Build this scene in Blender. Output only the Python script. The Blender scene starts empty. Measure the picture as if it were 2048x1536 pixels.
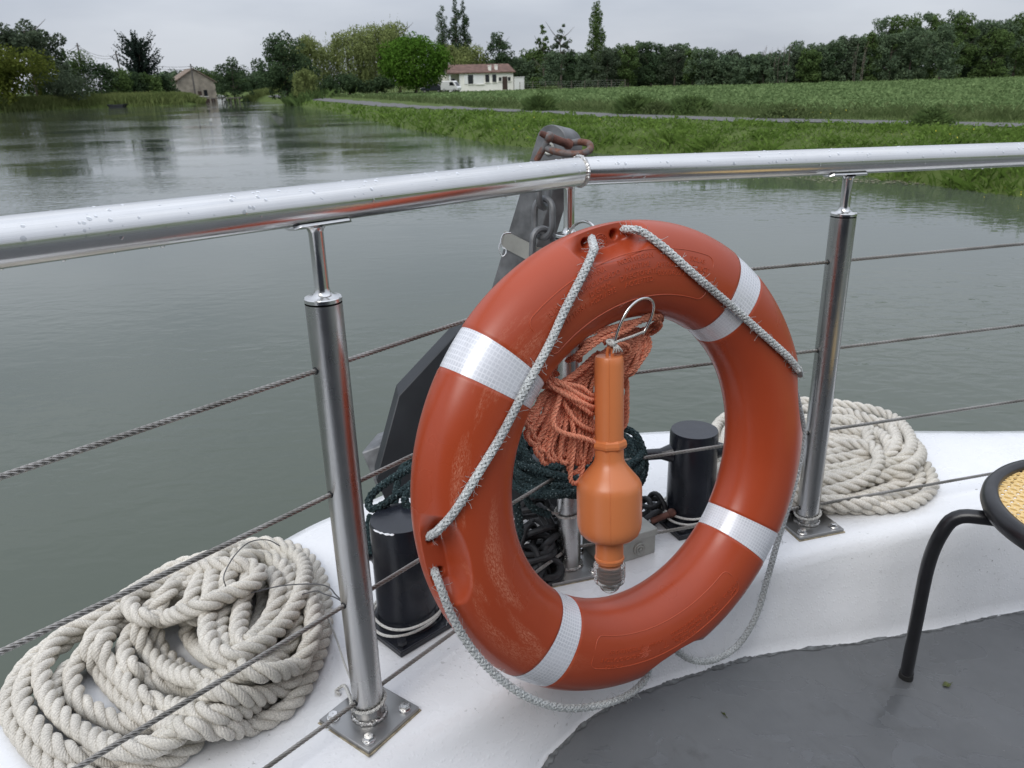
import bpy, math, random
import numpy as np
from mathutils import Matrix, Vector

random.seed(7)
rng = np.random.default_rng(11)
SC = bpy.context.scene
COL = SC.collection
R = math.radians

# ------------------------------------------------------------------ camera
FPX, CAMH = 1600.0, 0.95            # focal length in pixels of a 2048 wide frame, eye height over the ledge
_p, _t = math.atan(608 / FPX), R(1.52)
_f = np.array([0, math.cos(_p), -math.sin(_p)])
_r0 = np.array([1.0, 0, 0]); _u0 = np.array([0, math.sin(_p), math.cos(_p)])
_r = math.cos(_t) * _r0 - math.sin(_t) * _u0
_u = math.sin(_t) * _r0 + math.cos(_t) * _u0
CAM = np.array([0, 0, CAMH])
cam_data = bpy.data.cameras.new('camera')
cam = bpy.data.objects.new('camera', cam_data); COL.objects.link(cam)
cam.matrix_world = Matrix(((_r[0], _u[0], -_f[0], 0), (_r[1], _u[1], -_f[1], 0), (_r[2], _u[2], -_f[2], CAMH), (0, 0, 0, 1)))
cam_data.sensor_fit = 'HORIZONTAL'; cam_data.sensor_width = 36
cam_data.lens = FPX / 2048 * 36
cam_data.clip_start = 0.05; cam_data.clip_end = 4000
cam_data.dof.use_dof = True; cam_data.dof.focus_distance = 1.2; cam_data.dof.aperture_fstop = 15.0
SC.camera = cam

# ------------------------------------------------------------------ sky and sun
W = bpy.data.worlds.new('World'); SC.world = W; W.use_nodes = True
nt = W.node_tree; N = nt.nodes; L = nt.links
N.clear()
SUN_EL, SUN_AZ = 46, 212
sky = N.new('ShaderNodeTexSky'); sky.sky_type = 'NISHITA'; sky.sun_disc = False
sky.sun_elevation = R(SUN_EL); sky.sun_rotation = R(SUN_AZ)
geo = N.new('ShaderNodeTexCoord')
sep = N.new('ShaderNodeSeparateXYZ'); L.new(geo.outputs['Generated'], sep.inputs[0])
mp = N.new('ShaderNodeMapping'); mp.inputs['Scale'].default_value = (1.6, 1.6, 7.0)
mp.inputs['Rotation'].default_value = (0, R(6), 0)
L.new(geo.outputs['Generated'], mp.inputs[0])
no = N.new('ShaderNodeTexNoise'); no.inputs['Scale'].default_value = 1.7; no.inputs['Detail'].default_value = 5; no.inputs['Roughness'].default_value = .5
L.new(mp.outputs[0], no.inputs[0])
cr = N.new('ShaderNodeValToRGB'); L.new(no.outputs[0], cr.inputs[0])
cr.color_ramp.elements[0].position = .32; cr.color_ramp.elements[0].color = (.76, .79, .85, 1)
cr.color_ramp.elements[1].position = .68; cr.color_ramp.elements[1].color = (1.06, 1.07, 1.09, 1)
zr = N.new('ShaderNodeMapRange'); zr.inputs[1].default_value = 0.0; zr.inputs[2].default_value = 1.0
zr.inputs[3].default_value = 5.3; zr.inputs[4].default_value = 14.0
L.new(sep.outputs[2], zr.inputs[0])
tint = N.new('ShaderNodeMix'); tint.data_type = 'RGBA'; tint.blend_type = 'MULTIPLY'; tint.inputs[0].default_value = 1
L.new(cr.outputs[0], tint.inputs[6]); tint.inputs[7].default_value = (1.0, 1.045, 1.13, 1)
cl = N.new('ShaderNodeVectorMath'); cl.operation = 'SCALE'
L.new(tint.outputs[2], cl.inputs[0]); L.new(zr.outputs[0], cl.inputs['Scale'])
mx = N.new('ShaderNodeMix'); mx.data_type = 'RGBA'; mx.inputs[0].default_value = .93
L.new(sky.outputs[0], mx.inputs[6]); L.new(cl.outputs[0], mx.inputs[7])
bg = N.new('ShaderNodeBackground'); bg.inputs[1].default_value = .1
L.new(mx.outputs[2], bg.inputs[0])
wo = N.new('ShaderNodeOutputWorld'); L.new(bg.outputs[0], wo.inputs[0])

sd = bpy.data.lights.new('sun', 'SUN'); sd.energy = 1.45; sd.angle = R(32); sd.color = (1, .97, .93)
so = bpy.data.objects.new('sun', sd); COL.objects.link(so)
_d = Vector((math.sin(R(SUN_AZ)) * math.cos(R(SUN_EL)), math.cos(R(SUN_AZ)) * math.cos(R(SUN_EL)), math.sin(R(SUN_EL))))
so.rotation_euler = _d.to_track_quat('Z', 'Y').to_euler()
so.location = (-6, -8, 14)

SC.view_settings.view_transform = 'Standard'; SC.view_settings.look = 'None'
SC.view_settings.exposure = 0.1; SC.view_settings.gamma = 1.0
SC.render.engine = 'CYCLES'
SC.cycles.use_denoising = True
SC.cycles.max_bounces = 8; SC.cycles.transparent_max_bounces = 8
SC.cycles.caustics_reflective = False; SC.cycles.caustics_refractive = False

# ------------------------------------------------------------------ measuring helpers
def ray(x, y):
    d = _f * FPX + _r * (x - 1024) - _u * (y - 768)
    return d / np.linalg.norm(d)
def onz(x, y, z=0.0):
    d = ray(x, y); return CAM + d * (z - CAMH) / d[2]
def onvert(x, y, P):
    d = ray(x, y); t = (P[0] * d[0] + P[1] * d[1]) / (d[0] ** 2 + d[1] ** 2); return CAM + d * t
def at(x, y, dep):
    d = ray(x, y); return CAM + d * dep / (d @ _f)
def far(x, y, D):                    # the point of that sight line that lies D metres ahead
    d = ray(x, y); return CAM + d * D / d[1]
def onplane(x, y, P, n):
    d = ray(x, y); return CAM + d * (((P - CAM) @ n) / (d @ n))
def unit(v): return np.asarray(v, float) / np.linalg.norm(v)

# ------------------------------------------------------------------ mesh helpers
class MB:
    def __init__(s): s.V = []; s.F = []; s.UV = []; s.n = 0
    def add(s, V, F, uv=None):
        V = np.asarray(V, float).reshape(-1, 3)
        F = [np.asarray(f) for f in ([F] if isinstance(F, np.ndarray) and F.ndim == 2 else F)]
        for f in F:
            f2 = f if f.ndim == 2 else f[None, :]
            s.F.append(f2 + s.n)
            s.UV.append(uv if (uv is not None and uv.shape[:2] == f2.shape) else np.zeros(f2.shape + (2,)))
        s.V.append(V); s.n += len(V); return s
    def build(s, name, mat=None, parent=None, smooth=True, angle=38):
        V = np.concatenate(s.V)
        me = bpy.data.meshes.new(name)
        me.vertices.add(len(V)); me.vertices.foreach_set('co', V.ravel())
        lv = np.concatenate([f.ravel() for f in s.F]); tot = np.concatenate([np.full(len(f), f.shape[1]) for f in s.F])
        st = np.concatenate([[0], np.cumsum(tot)[:-1]])
        me.loops.add(len(lv)); me.loops.foreach_set('vertex_index', lv.astype(np.int32))
        me.polygons.add(len(tot)); me.polygons.foreach_set('loop_start', st.astype(np.int32))
        try: me.polygons.foreach_set('loop_total', tot.astype(np.int32))
        except Exception: pass
        uvl = me.uv_layers.new(name='UVMap')
        uvl.data.foreach_set('uv', np.concatenate([u.reshape(-1, 2) for u in s.UV]).ravel().astype(np.float32))
        me.polygons.foreach_set('use_smooth', np.full(len(tot), bool(smooth)))
        me.update(calc_edges=True); me.validate()
        if smooth and angle: me.set_sharp_from_angle(angle=R(angle))
        if mat: me.materials.append(mat)
        o = bpy.data.objects.new(name, me); COL.objects.link(o)
        if parent is not None: o.parent = parent
        return o

def empty(name, loc=(0, 0, 0)):
    o = bpy.data.objects.new(name, None); o.empty_display_size = .1; COL.objects.link(o); o.location = loc; return o
def tag(o, label=None, cat=None, group=None, kind=None):
    if label: o['label'] = label
    if cat: o['category'] = cat
    if group: o['group'] = group
    if kind: o['kind'] = kind
    return o
def rebase(o, loc):                  # moves a top-level mesh's origin without moving the mesh
    loc = np.asarray(loc, float); me = o.data
    a = np.empty(len(me.vertices) * 3); me.vertices.foreach_get('co', a)
    a = (a.reshape(-1, 3) - loc).ravel(); me.vertices.foreach_set('co', a); me.update(); o.location = loc
    return o
def reparent(parent, loc):           # puts an Empty at loc while its children stay
    loc = Vector(loc); parent.location = loc
    for c in parent.children: c.location = c.location - loc

def spline(P, n=None, step=None, closed=False):
    P = np.asarray(P, float); m = len(P)
    Q = np.concatenate([P[-1:], P, P[:2]]) if closed else np.concatenate([2 * P[:1] - P[1:2], P, 2 * P[-1:] - P[-2:-1]])
    out = []
    for i in range(m if closed else m - 1):
        a, b, c, d = Q[i], Q[i + 1], Q[i + 2], Q[i + 3]
        t = np.linspace(0, 1, 14, endpoint=False)[:, None]
        out.append(.5 * (2 * b + (c - a) * t + (2 * a - 5 * b + 4 * c - d) * t ** 2 + (3 * b - a - 3 * c + d) * t ** 3))
    out = np.concatenate(out + ([P[:1]] if closed else [P[-1:]]))
    s = np.concatenate([[0], np.cumsum(np.linalg.norm(np.diff(out, axis=0), axis=1))])
    if n is None: n = max(3, int(s[-1] / step) + 1)
    g = np.linspace(0, s[-1], n, endpoint=not closed)
    return np.stack([np.interp(g, s, out[:, k]) for k in range(out.shape[1])], 1)

def frames(P, closed=False):
    n = len(P)
    T = (np.roll(P, -1, 0) - np.roll(P, 1, 0)) if closed else np.gradient(P, axis=0)
    T /= np.linalg.norm(T, axis=1)[:, None] + 1e-12
    a = np.array([0, 0, 1.0]) if abs(T[0][2]) < .9 else np.array([1.0, 0, 0])
    nn = np.empty_like(P); v = a - T[0] * (a @ T[0]); v /= np.linalg.norm(v); nn[0] = v
    for i in range(1, n):
        v = v - T[i] * (v @ T[i]); v /= np.linalg.norm(v); nn[i] = v
    B = np.cross(T, nn)
    if closed:
        v = nn[-1] - T[0] * (nn[-1] @ T[0]); ang = math.atan2(v @ B[0], v @ nn[0])
        k = -ang * np.arange(n) / n; c, s_ = np.cos(k)[:, None], np.sin(k)[:, None]
        nn, B = nn * c + B * s_, B * c - nn * s_
    s = np.concatenate([[0], np.cumsum(np.linalg.norm(np.diff(P, axis=0), axis=1))])
    return T, nn, B, s

def grid_faces(n, k, cn, s=None, vs=1.0):
    i = np.arange(n if cn else n - 1)[:, None]; j = np.arange(k)[None, :]
    i2 = (i + 1) % n; j2 = (j + 1) % k
    F = np.stack([i * k + j, i2 * k + j, i2 * k + j2, i * k + j2], -1).reshape(-1, 4)
    if s is None: s = np.linspace(0, 1, n + 1)
    elif len(s) == n: s = np.concatenate([s, [2 * s[-1] - s[-2]]])
    u0 = s[:-1][:len(i)][:, None] + 0 * j; u1 = s[1:][:len(i)][:, None] + 0 * j
    v0 = (j / k + 0 * i) * vs; v1 = ((j + 1) / k + 0 * i) * vs
    uv = np.stack([np.stack([u0, v0], -1), np.stack([u1, v0], -1), np.stack([u1, v1], -1), np.stack([u0, v1], -1)], 2).reshape(-1, 4, 2)
    return F, uv

def tube(mb, P, r, k=10, closed=False, cap=True):
    P = np.asarray(P, float); T, n_, B, s = frames(P, closed)
    r = np.broadcast_to(np.asarray(r, float), (len(P),))[:, None, None]
    a = np.linspace(0, 2 * np.pi, k, endpoint=False)
    V = P[:, None] + r * (np.cos(a)[None, :, None] * n_[:, None] + np.sin(a)[None, :, None] * B[:, None])
    F, uv = grid_faces(len(P), k, closed, s)
    base = mb.n
    mb.add(V, F, uv)
    if cap and not closed:
        mb.add(V[0], [np.arange(k)[::-1]]); mb.add(V[-1], [np.arange(k)])
    return mb

def strands(mb, P, ns, off, rs, pitch, k=8, closed=False, hand=1, mod=None, phase=0.0, flat=1.0):
    P = np.asarray(P, float); T, n_, B, s = frames(P, closed)
    Ltot = s[-1] + (np.linalg.norm(P[0] - P[-1]) if closed else 0)
    turns = Ltot / pitch
    if closed: turns = max(1, round(turns))
    ph0 = 2 * np.pi * turns * s / Ltot * hand
    a = np.linspace(0, 2 * np.pi, k, endpoint=False)
    for i in range(ns):
        ph = ph0 + 2 * np.pi * i / ns + phase
        rad = np.cos(ph)[:, None] * n_ + np.sin(ph)[:, None] * B
        o = off if mod is None else off + mod(np.abs(ph0))
        C = P + np.broadcast_to(np.asarray(o, float), (len(P),))[:, None] * rad
        tt = (np.roll(C, -1, 0) - np.roll(C, 1, 0)) if closed else np.gradient(C, axis=0)
        tt /= np.linalg.norm(tt, axis=1)[:, None]
        rr = rad - tt * np.sum(rad * tt, 1)[:, None]; rr /= np.linalg.norm(rr, axis=1)[:, None]
        bb = np.cross(tt, rr)
        V = C[:, None] + rs * flat * np.cos(a)[None, :, None] * rr[:, None] + rs * np.sin(a)[None, :, None] * bb[:, None]
        F, uv = grid_faces(len(P), k, closed, s)
        mb.add(V, F, uv)
        if not closed: mb.add(V[0], [np.arange(k)[::-1]]); mb.add(V[-1], [np.arange(k)])
    return mb

def rope3(mb, P, d, closed=False, step=None, k=8, pitch=None):
    rs = d / 4.2; P = spline(P, step=step or d * .17, closed=closed)
    return strands(mb, P, 3, rs * 1.13, rs * 1.04, pitch or d * 2.9, k, closed, phase=random.random() * 6)
def braid(mb, P, d, closed=False, step=None):
    P = spline(P, step=step or d * .13, closed=closed)
    rs = d * .17; off = d * .33
    for hand in (1, -1):
        strands(mb, P, 4, off, rs, d * 2.6, 6, closed, hand, (lambda a, h=hand: h * d * .06 * np.cos(4 * a)), flat=.75)
    tube(mb, P, d * .3, 6, closed)
    return mb
def fuzz(mb, P, d, count, length=.012):
    P = np.asarray(P); T, n_, B, s = frames(P)
    for _ in range(count):
        i = random.randrange(len(P)); a = random.random() * 6.28
        o = math.cos(a) * n_[i] + math.sin(a) * B[i]
        p0 = P[i] + o * d * .45; q = unit(o + T[i] * random.uniform(-1.5, 1.5) + rng.normal(size=3) * .3)
        l = length * random.uniform(.4, 1)
        tube(mb, np.array([p0, p0 + q * l * .6, p0 + q * l + rng.normal(size=3) * l * .15]), .00028, 3, cap=False)

def lathe(mb, prof, A=(0, 0, 0), axis=(0, 0, 1), k=32):
    """prof: (radius, height) along axis from A"""
    A = np.asarray(A, float); ax = unit(axis)
    e = unit(np.cross(ax, [0.31, .95, .02] if abs(ax[2]) > .5 else [0, 0, 1])); g = np.cross(ax, e)
    pr = np.asarray(prof, float)
    a = np.linspace(0, 2 * np.pi, k, endpoint=False)
    V = A + pr[:, 1][:, None, None] * ax + np.maximum(pr[:, 0], 1e-5)[:, None, None] * (np.cos(a)[None, :, None] * e + np.sin(a)[None, :, None] * g)
    s = np.concatenate([[0], np.cumsum(np.linalg.norm(np.diff(pr, axis=0), axis=1))])
    F, uv = grid_faces(len(pr), k, False, s)
    mb.add(V, F[:, ::-1], uv[:, ::-1])
    return mb
def box(mb, c, s, ax=None):
    """centre, full sizes, optional 3 axes"""
    ax = np.eye(3) if ax is None else np.asarray(ax, float)
    c = np.asarray(c, float); s = np.asarray(s, float) / 2
    q = np.array([[x, y, z] for x in (-1, 1) for y in (-1, 1) for z in (-1, 1)], float) * s
    F = np.array([[0, 1, 3, 2], [4, 6, 7, 5], [0, 4, 5, 1], [2, 3, 7, 6], [0, 2, 6, 4], [1, 5, 7, 3]])
    mb.add(c + q @ ax, F); return mb
def prism(mb, P, ext):
    P = np.asarray(P, float); n = len(P); ext = np.asarray(ext, float)
    V = np.concatenate([P, P + ext])
    i = np.arange(n); j = (i + 1) % n
    mb.add(V, [np.arange(n)[::-1], np.arange(n) + n, np.stack([i, j, j + n, i + n], 1)]); return mb
def sphere(mb, c, r, k=12, m=8, sc=(1, 1, 1), ax=None):
    th = np.linspace(0, np.pi, m); a = np.linspace(0, 2 * np.pi, k, endpoint=False)
    V = np.stack([np.sin(th)[:, None] * np.cos(a), np.sin(th)[:, None] * np.sin(a), np.cos(th)[:, None] + 0 * a], -1) * np.asarray(sc) * r
    if ax is not None: V = V @ np.asarray(ax)
    F, uv = grid_faces(m, k, False); mb.add(V + np.asarray(c), F, uv); return mb
def bevel(o, w, seg=2):
    m = o.modifiers.new('bevel', 'BEVEL'); m.width = w; m.segments = seg; m.limit_method = 'ANGLE'; m.angle_limit = R(30); return o

# ------------------------------------------------------------------ materials
class MT:
    def __init__(s, name):
        s.m = bpy.data.materials.new(name); s.m.use_nodes = True
        s.t = s.m.node_tree; s.n = s.t.nodes; s.l = s.t.links
        s.b = s.n['Principled BSDF']; s.out = s.n['Material Output']
        s.bump_in = None
    def N(s, typ, **kw):
        x = s.n.new(typ)
        for k, v in kw.items():
            if k in x.inputs: x.inputs[k].default_value = v
            else: setattr(x, k, v)
        return x
    def set(s, **kw):
        for k, v in kw.items():
            k = k.replace('_', ' ')
            s.b.inputs[k].default_value = v if not (isinstance(v, tuple) and len(v) == 3) else (*v, 1)
        return s
    def coord(s, kind='Object', scale=(1, 1, 1), rot=(0, 0, 0)):
        c = s.N('ShaderNodeTexCoord'); m = s.N('ShaderNodeMapping')
        m.inputs['Scale'].default_value = scale; m.inputs['Rotation'].default_value = rot
        s.l.new(c.outputs[kind], m.inputs[0]); return m.outputs[0]
    def noise(s, vec, scale, detail=4, rough=.5, dist=0.0):
        x = s.N('ShaderNodeTexNoise', Scale=scale, Detail=detail, Roughness=rough, Distortion=dist)
        if vec is not None: s.l.new(vec, x.inputs['Vector'])
        return x.outputs[0]
    def ramp(s, fac, stops):
        x = s.N('ShaderNodeValToRGB'); e = x.color_ramp.elements
        while len(e) < len(stops): e.new(.5)
        for el, (p, c) in zip(e, stops):
            el.position = p; el.color = (*c, 1) if isinstance(c, tuple) else (c, c, c, 1)
        s.l.new(fac, x.inputs[0]); return x.outputs[0]
    def mix(s, fac, a, b, mode='MIX'):
        x = s.N('ShaderNodeMix', data_type='RGBA', blend_type=mode)
        for sock, v in ((x.inputs[0], fac), (x.inputs[6], a), (x.inputs[7], b)):
            if hasattr(v, 'links'): s.l.new(v, sock)
            elif isinstance(v, tuple): sock.default_value = (*v, 1)
            else: sock.default_value = v
        return x.outputs[2]
    def math(s, op, a, b=None):
        x = s.N('ShaderNodeMath', operation=op)
        for sock, v in zip(x.inputs, (a, b)):
            if v is None: continue
            if hasattr(v, 'links'): s.l.new(v, sock)
            else: sock.default_value = v
        return x.outputs[0]
    def col(s, sock): s.l.new(sock, s.b.inputs['Base Color']); return s
    def rough(s, sock): s.l.new(sock, s.b.inputs['Roughness']); return s
    def bump(s, h, strength=.3, dist=.001):
        x = s.N('ShaderNodeBump', Strength=strength, Distance=dist)
        s.l.new(h, x.inputs['Height'])
        if s.bump_in is not None: s.l.new(s.bump_in, x.inputs['Normal'])
        s.bump_in = x.outputs[0]; s.l.new(x.outputs[0], s.b.inputs['Normal']); return s

def simple(name, c, rough=.5, metal=0.0, var=.12, vscale=8, bump=0.0, bscale=60, bdist=.001, coat=0.0):
    t = MT(name); t.set(Roughness=rough, Metallic=metal)
    v = t.coord('Object'); n = t.noise(v, vscale, 5)
    lo = tuple(x * (1 - var) for x in c); hi = tuple(min(1, x * (1 + var)) for x in c)
    t.col(t.ramp(n, [(.3, lo), (.7, hi)]))
    if bump: t.bump(t.noise(v, bscale, 4), bump, bdist)
    if coat: t.set(Coat_Weight=coat)
    return t.m

def m_white():
    t = MT('white_deck_paint'); v = t.coord('Object')
    g = t.ramp(t.noise(v, 2.6, 5), [(.3, (.71, .715, .72)), (.7, (.80, .803, .81))])
    sp = t.ramp(t.noise(v, 85, 3, .6), [(.67, 0.0), (.70, 1.0)])
    sp2 = t.ramp(t.noise(v, 3.3, 2), [(.5, 0.0), (.62, 1.0)])
    c = t.mix(t.math('MULTIPLY', t.math('MULTIPLY', sp, sp2), .75), g, (.16, .15, .13))
    st = t.ramp(t.noise(t.coord('Object', (9, 3, 3)), 1.5, 6, .62), [(.6, 0.0), (.8, 1.0)])
    c = t.mix(t.math('MULTIPLY', st, .22), c, (.52, .52, .47))
    t.col(c); t.rough(t.ramp(t.noise(v, 9, 3), [(.35, .16), (.65, .42)]))
    t.bump(t.noise(v, 24, 6, .55), .35, .003)
    vo = t.N('ShaderNodeTexVoronoi', Scale=120.0); t.l.new(v, vo.inputs['Vector'])
    t.bump(t.ramp(vo.outputs[0], [(.12, 1.0), (.34, 0.0)]), .25, .0012)
    return t.m
def m_deck():
    t = MT('grey_deck_paint'); v = t.coord('Object')
    sp = t.N('ShaderNodeSeparateXYZ'); t.l.new(v, sp.inputs[0])
    w = t.noise(t.coord('Object', (1.0, 1.5, 1.0), (0, 0, .5)), 9, 4, .5, .9)
    side = t.ramp(t.math('MULTIPLY', sp.outputs[0], 1.0), [(.35, .0), (.75, .085)])
    w = t.math('ADD', w, side)
    wet = t.ramp(w, [(.605, 0.0), (.62, 1.0)])
    dry = t.ramp(t.noise(v, 4, 6, .62), [(.3, (.092, .096, .099)), (.7, (.118, .122, .125))])
    sm = t.ramp(t.noise(v, 22, 6, .7), [(.56, 0.0), (.72, 1.0)])
    sm = t.math('MULTIPLY', sm, t.ramp(t.noise(v, 3.1, 2), [(.45, 0.0), (.6, 1.0)]))
    dry = t.mix(t.math('MULTIPLY', sm, .5), dry, (.055, .056, .052))
    fl = t.ramp(t.noise(v, 130, 2, .6), [(.765, 0.0), (.79, 1.0)])
    dry = t.mix(t.math('MULTIPLY', fl, .5), dry, (.45, .45, .43))
    c = t.mix(t.math('MULTIPLY', wet, .12), dry, (.078, .084, .092)); t.col(c)
    t.rough(t.mix(wet, t.ramp(t.noise(v, 30, 4), [(.3, .38), (.7, .52)]), (.26, .26, .26)))
    t.bump(t.noise(v, 120, 4), .15, .0012); t.bump(t.noise(v, 8, 3), .08, .003)
    t.bump(t.ramp(w, [(.60, 0.0), (.622, 1.0)]), .4, .001)
    return t.m
def m_steel(name='brushed_steel', base=.58, lo=.14, hi=.3, axis='u', kstr=.10):
    t = MT(name); t.set(Metallic=1.0)
    sc = (3, 90, 1) if axis == 'u' else (220, 2, 1)
    v = t.coord('UV', sc); n = t.noise(v, 1.5, 4, .6)
    vo = t.coord('Object'); g = t.noise(vo, 14, 5, .6)
    t.col(t.mix(.5, t.ramp(n, [(.3, base * .86), (.7, base * 1.08)]), t.ramp(g, [(.3, (base * .88, base * .86, base * .82)), (.7, (base, base * .99, base * .965))])))
    t.rough(t.ramp(g, [(.3, lo), (.7, hi)])); t.bump(n, kstr, .0006)
    return t.m
def m_cable():
    t = MT('wire_rope_steel'); t.set(Metallic=.9, Roughness=.38)
    g = t.noise(t.coord('Object'), 12, 4)
    t.col(t.ramp(g, [(.3, (.20, .19, .17)), (.7, (.42, .40, .375))])); return t.m
def m_rope(name, c, var=.16, yarn=9, amp=.6, dirt=None, spec=None, scale=9):
    t = MT(name); t.set(Roughness=.88, Specular_IOR_Level=.2)
    sp = t.N('ShaderNodeSeparateXYZ'); t.l.new(t.coord('UV'), sp.inputs[0])
    ph = t.math('ADD', t.math('MULTIPLY', sp.outputs[1], 6.283 * yarn), t.math('MULTIPLY', sp.outputs[0], -6.283 * 190))
    w = t.math('SINE', ph)
    v = t.coord('Object'); n = t.noise(v, scale, 4)
    col = t.ramp(n, [(.28, tuple(x * (1 - var * 1.6) for x in c)), (.7, tuple(x * (1 + var * .5) for x in c))])
    if dirt: col = t.mix(t.math('MULTIPLY', t.ramp(t.noise(v, 5, 3), [(.55, 0.0), (.75, 1.0)]), .55), col, dirt)
    fine = t.ramp(t.noise(v, 420, 2), [(.35, .78), (.65, 1.08)])
    col = t.mix(1.0, col, fine, 'MULTIPLY')
    if spec: col = t.mix(t.ramp(t.noise(v, 260, 1), [(.66, 0.0), (.7, 1.0)]), col, spec)
    t.col(col); t.bump(w, amp, .0006); t.bump(t.noise(v, 500, 2), .3, .0006)
    return t.m
def m_ring():
    t = MT('orange_polyethylene'); uvc = t.coord('UV')
    sp = t.N('ShaderNodeSeparateXYZ'); t.l.new(uvc, sp.inputs[0]); U, V_ = sp.outputs[0], sp.outputs[1]
    v = t.coord('Object')
    base = t.ramp(t.noise(v, 4, 4), [(.3, (.34, .050, .016)), (.7, (.40, .062, .020))])
    # scuffed, chalky bands that run round the upper left of the ring
    scr = t.ramp(t.noise(t.coord('UV', (120, 90, 1), (0, 0, .6)), 3.2, 5, .75, .6), [(.47, 0.0), (.56, 1.0)])
    reg = t.ramp(t.noise(t.coord('UV', (9, 10, 1)), 1.0, 4, .6), [(.50, 0.0), (.60, 1.0)])
    band = t.ramp(V_, [(.12, 0.0), (.17, 1.0), (.27, 1.0), (.34, 0.0)])
    msk = t.math('MULTIPLY', t.math('MULTIPLY', scr, reg), band)
    fs = t.ramp(t.noise(t.coord('UV', (40, 30, 1)), 6, 3, .7, 2.0), [(.72, 0.0), (.75, 1.0)])
    ureg = t.ramp(U, [(.27, .06), (.34, 1.0), (.60, 1.0), (.68, .05)])
    msk = t.math('MULTIPLY', msk, ureg)
    msk = t.math('MAXIMUM', t.math('MULTIPLY', msk, .5), t.math('MULTIPLY', fs, .12))
    t.col(t.mix(msk, base, (.66, .30, .19)))
    t.rough(t.mix(msk, t.ramp(t.noise(v, 9, 4), [(.3, .26), (.7, .38)]), (.6, .6, .6)))
    t.set(Specular_IOR_Level=.45)
    t.bump(t.noise(v, 240, 3), .06, .0006); t.bump(t.noise(v, 18, 2), .12, .002)
    return t.m
def m_tape():
    t = MT('white_reflective_tape'); t.set(Roughness=.3, Metallic=.1, Specular_IOR_Level=.6)
    sc = t.coord('UV', (1, 1.0, 1))
    vo = t.N('ShaderNodeTexVoronoi', feature='DISTANCE_TO_EDGE', Scale=190.0, Randomness=.10); t.l.new(sc, vo.inputs['Vector'])
    e = t.ramp(vo.outputs[0], [(.08, (.80, .81, .84)), (.17, (.58, .595, .63))])
    big = t.ramp(t.noise(t.coord('Object'), 22, 4), [(.35, 0.0), (.65, 1.0)])
    t.col(t.mix(t.math('MULTIPLY', big, .55), e, (.74, .75, .79)))
    t.rough(t.ramp(t.noise(t.coord('Object'), 40, 3), [(.3, .2), (.7, .42)]))
    return t.m
def m_water():
    t = MT('river_water'); v = t.coord('Object')
    t.set(IOR=1.33, Specular_IOR_Level=.5, Roughness=.0)
    t.col(t.ramp(t.noise(v, .12, 3), [(.3, (.066, .080, .060)), (.7, (.076, .090, .068))]))
    sp = t.N('ShaderNodeSeparateXYZ'); t.l.new(v, sp.inputs[0])
    fine = t.noise(t.coord('Object', (1.0, 1.7, 1), (0, 0, R(-24))), 3.4, 2.5, .5, .35)
    mid = t.noise(t.coord('Object', (.35, .9, 1), (0, 0, R(10))), 1.3, 3, .5)
    patch = t.ramp(t.noise(t.coord('Object', (.07, .16, 1), (0, 0, R(-20))), 1.0, 4, .55), [(.40, .10), (.60, 1.0)])
    lee = t.ramp(t.math('MULTIPLY', t.math('ADD', sp.outputs[1], t.math('MULTIPLY', sp.outputs[0], .35)), .1), [(.24, .12), (.62, 1.0)])   # sheltered beside the hull
    reg = t.math('MULTIPLY', t.math('MULTIPLY', fine, patch), lee)
    t.bump(mid, .4, .006); t.bump(reg, 1.0, .017)
    return t.m
def m_leaf(name, dark, light, trans=.25, scale=.35, rough=.55):
    t = MT(name)
    g = t.N('ShaderNodeNewGeometry')
    a = t.ramp(g.outputs['Random Per Island'], [(0.0, tuple(x * .72 for x in dark)), (.55, dark), (1.0, light)])
    b = t.ramp(t.noise(t.coord('Object'), scale, 3), [(.3, tuple(x * .8 for x in dark)), (.7, light)])
    c = t.mix(.5, a, b)
    t.n.remove(t.b)
    d = t.N('ShaderNodeBsdfDiffuse'); tr = t.N('ShaderNodeBsdfTranslucent'); ms = t.N('ShaderNodeMixShader'); ms.inputs[0].default_value = trans
    t.l.new(c, d.inputs[0]); t.l.new(c, tr.inputs[0]); t.l.new(d.outputs[0], ms.inputs[1]); t.l.new(tr.outputs[0], ms.inputs[2])
    t.l.new(ms.outputs[0], t.out.inputs[0]); return t.m
def m_ground():
    t = MT('meadow_ground'); v = t.coord('Object')
    a = t.ramp(t.noise(v, .9, 6, .6), [(.3, (.055, .080, .020)), (.7, (.095, .130, .036))])
    t.col(t.mix(t.ramp(t.noise(v, .07, 3), [(.4, 0.0), (.6, .5)]), a, (.085, .12, .038)))
    t.set(Roughness=.95, Specular_IOR_Level=.1); t.bump(t.noise(v, 3, 5), .6, .1); return t.m
def m_gravel():
    t = MT('grey_gravel'); v = t.coord('Object')
    t.col(t.ramp(t.noise(v, 6, 6, .7), [(.3, (.082, .081, .080)), (.7, (.135, .134, .131))])); t.set(Roughness=.95); return t.m

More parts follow.
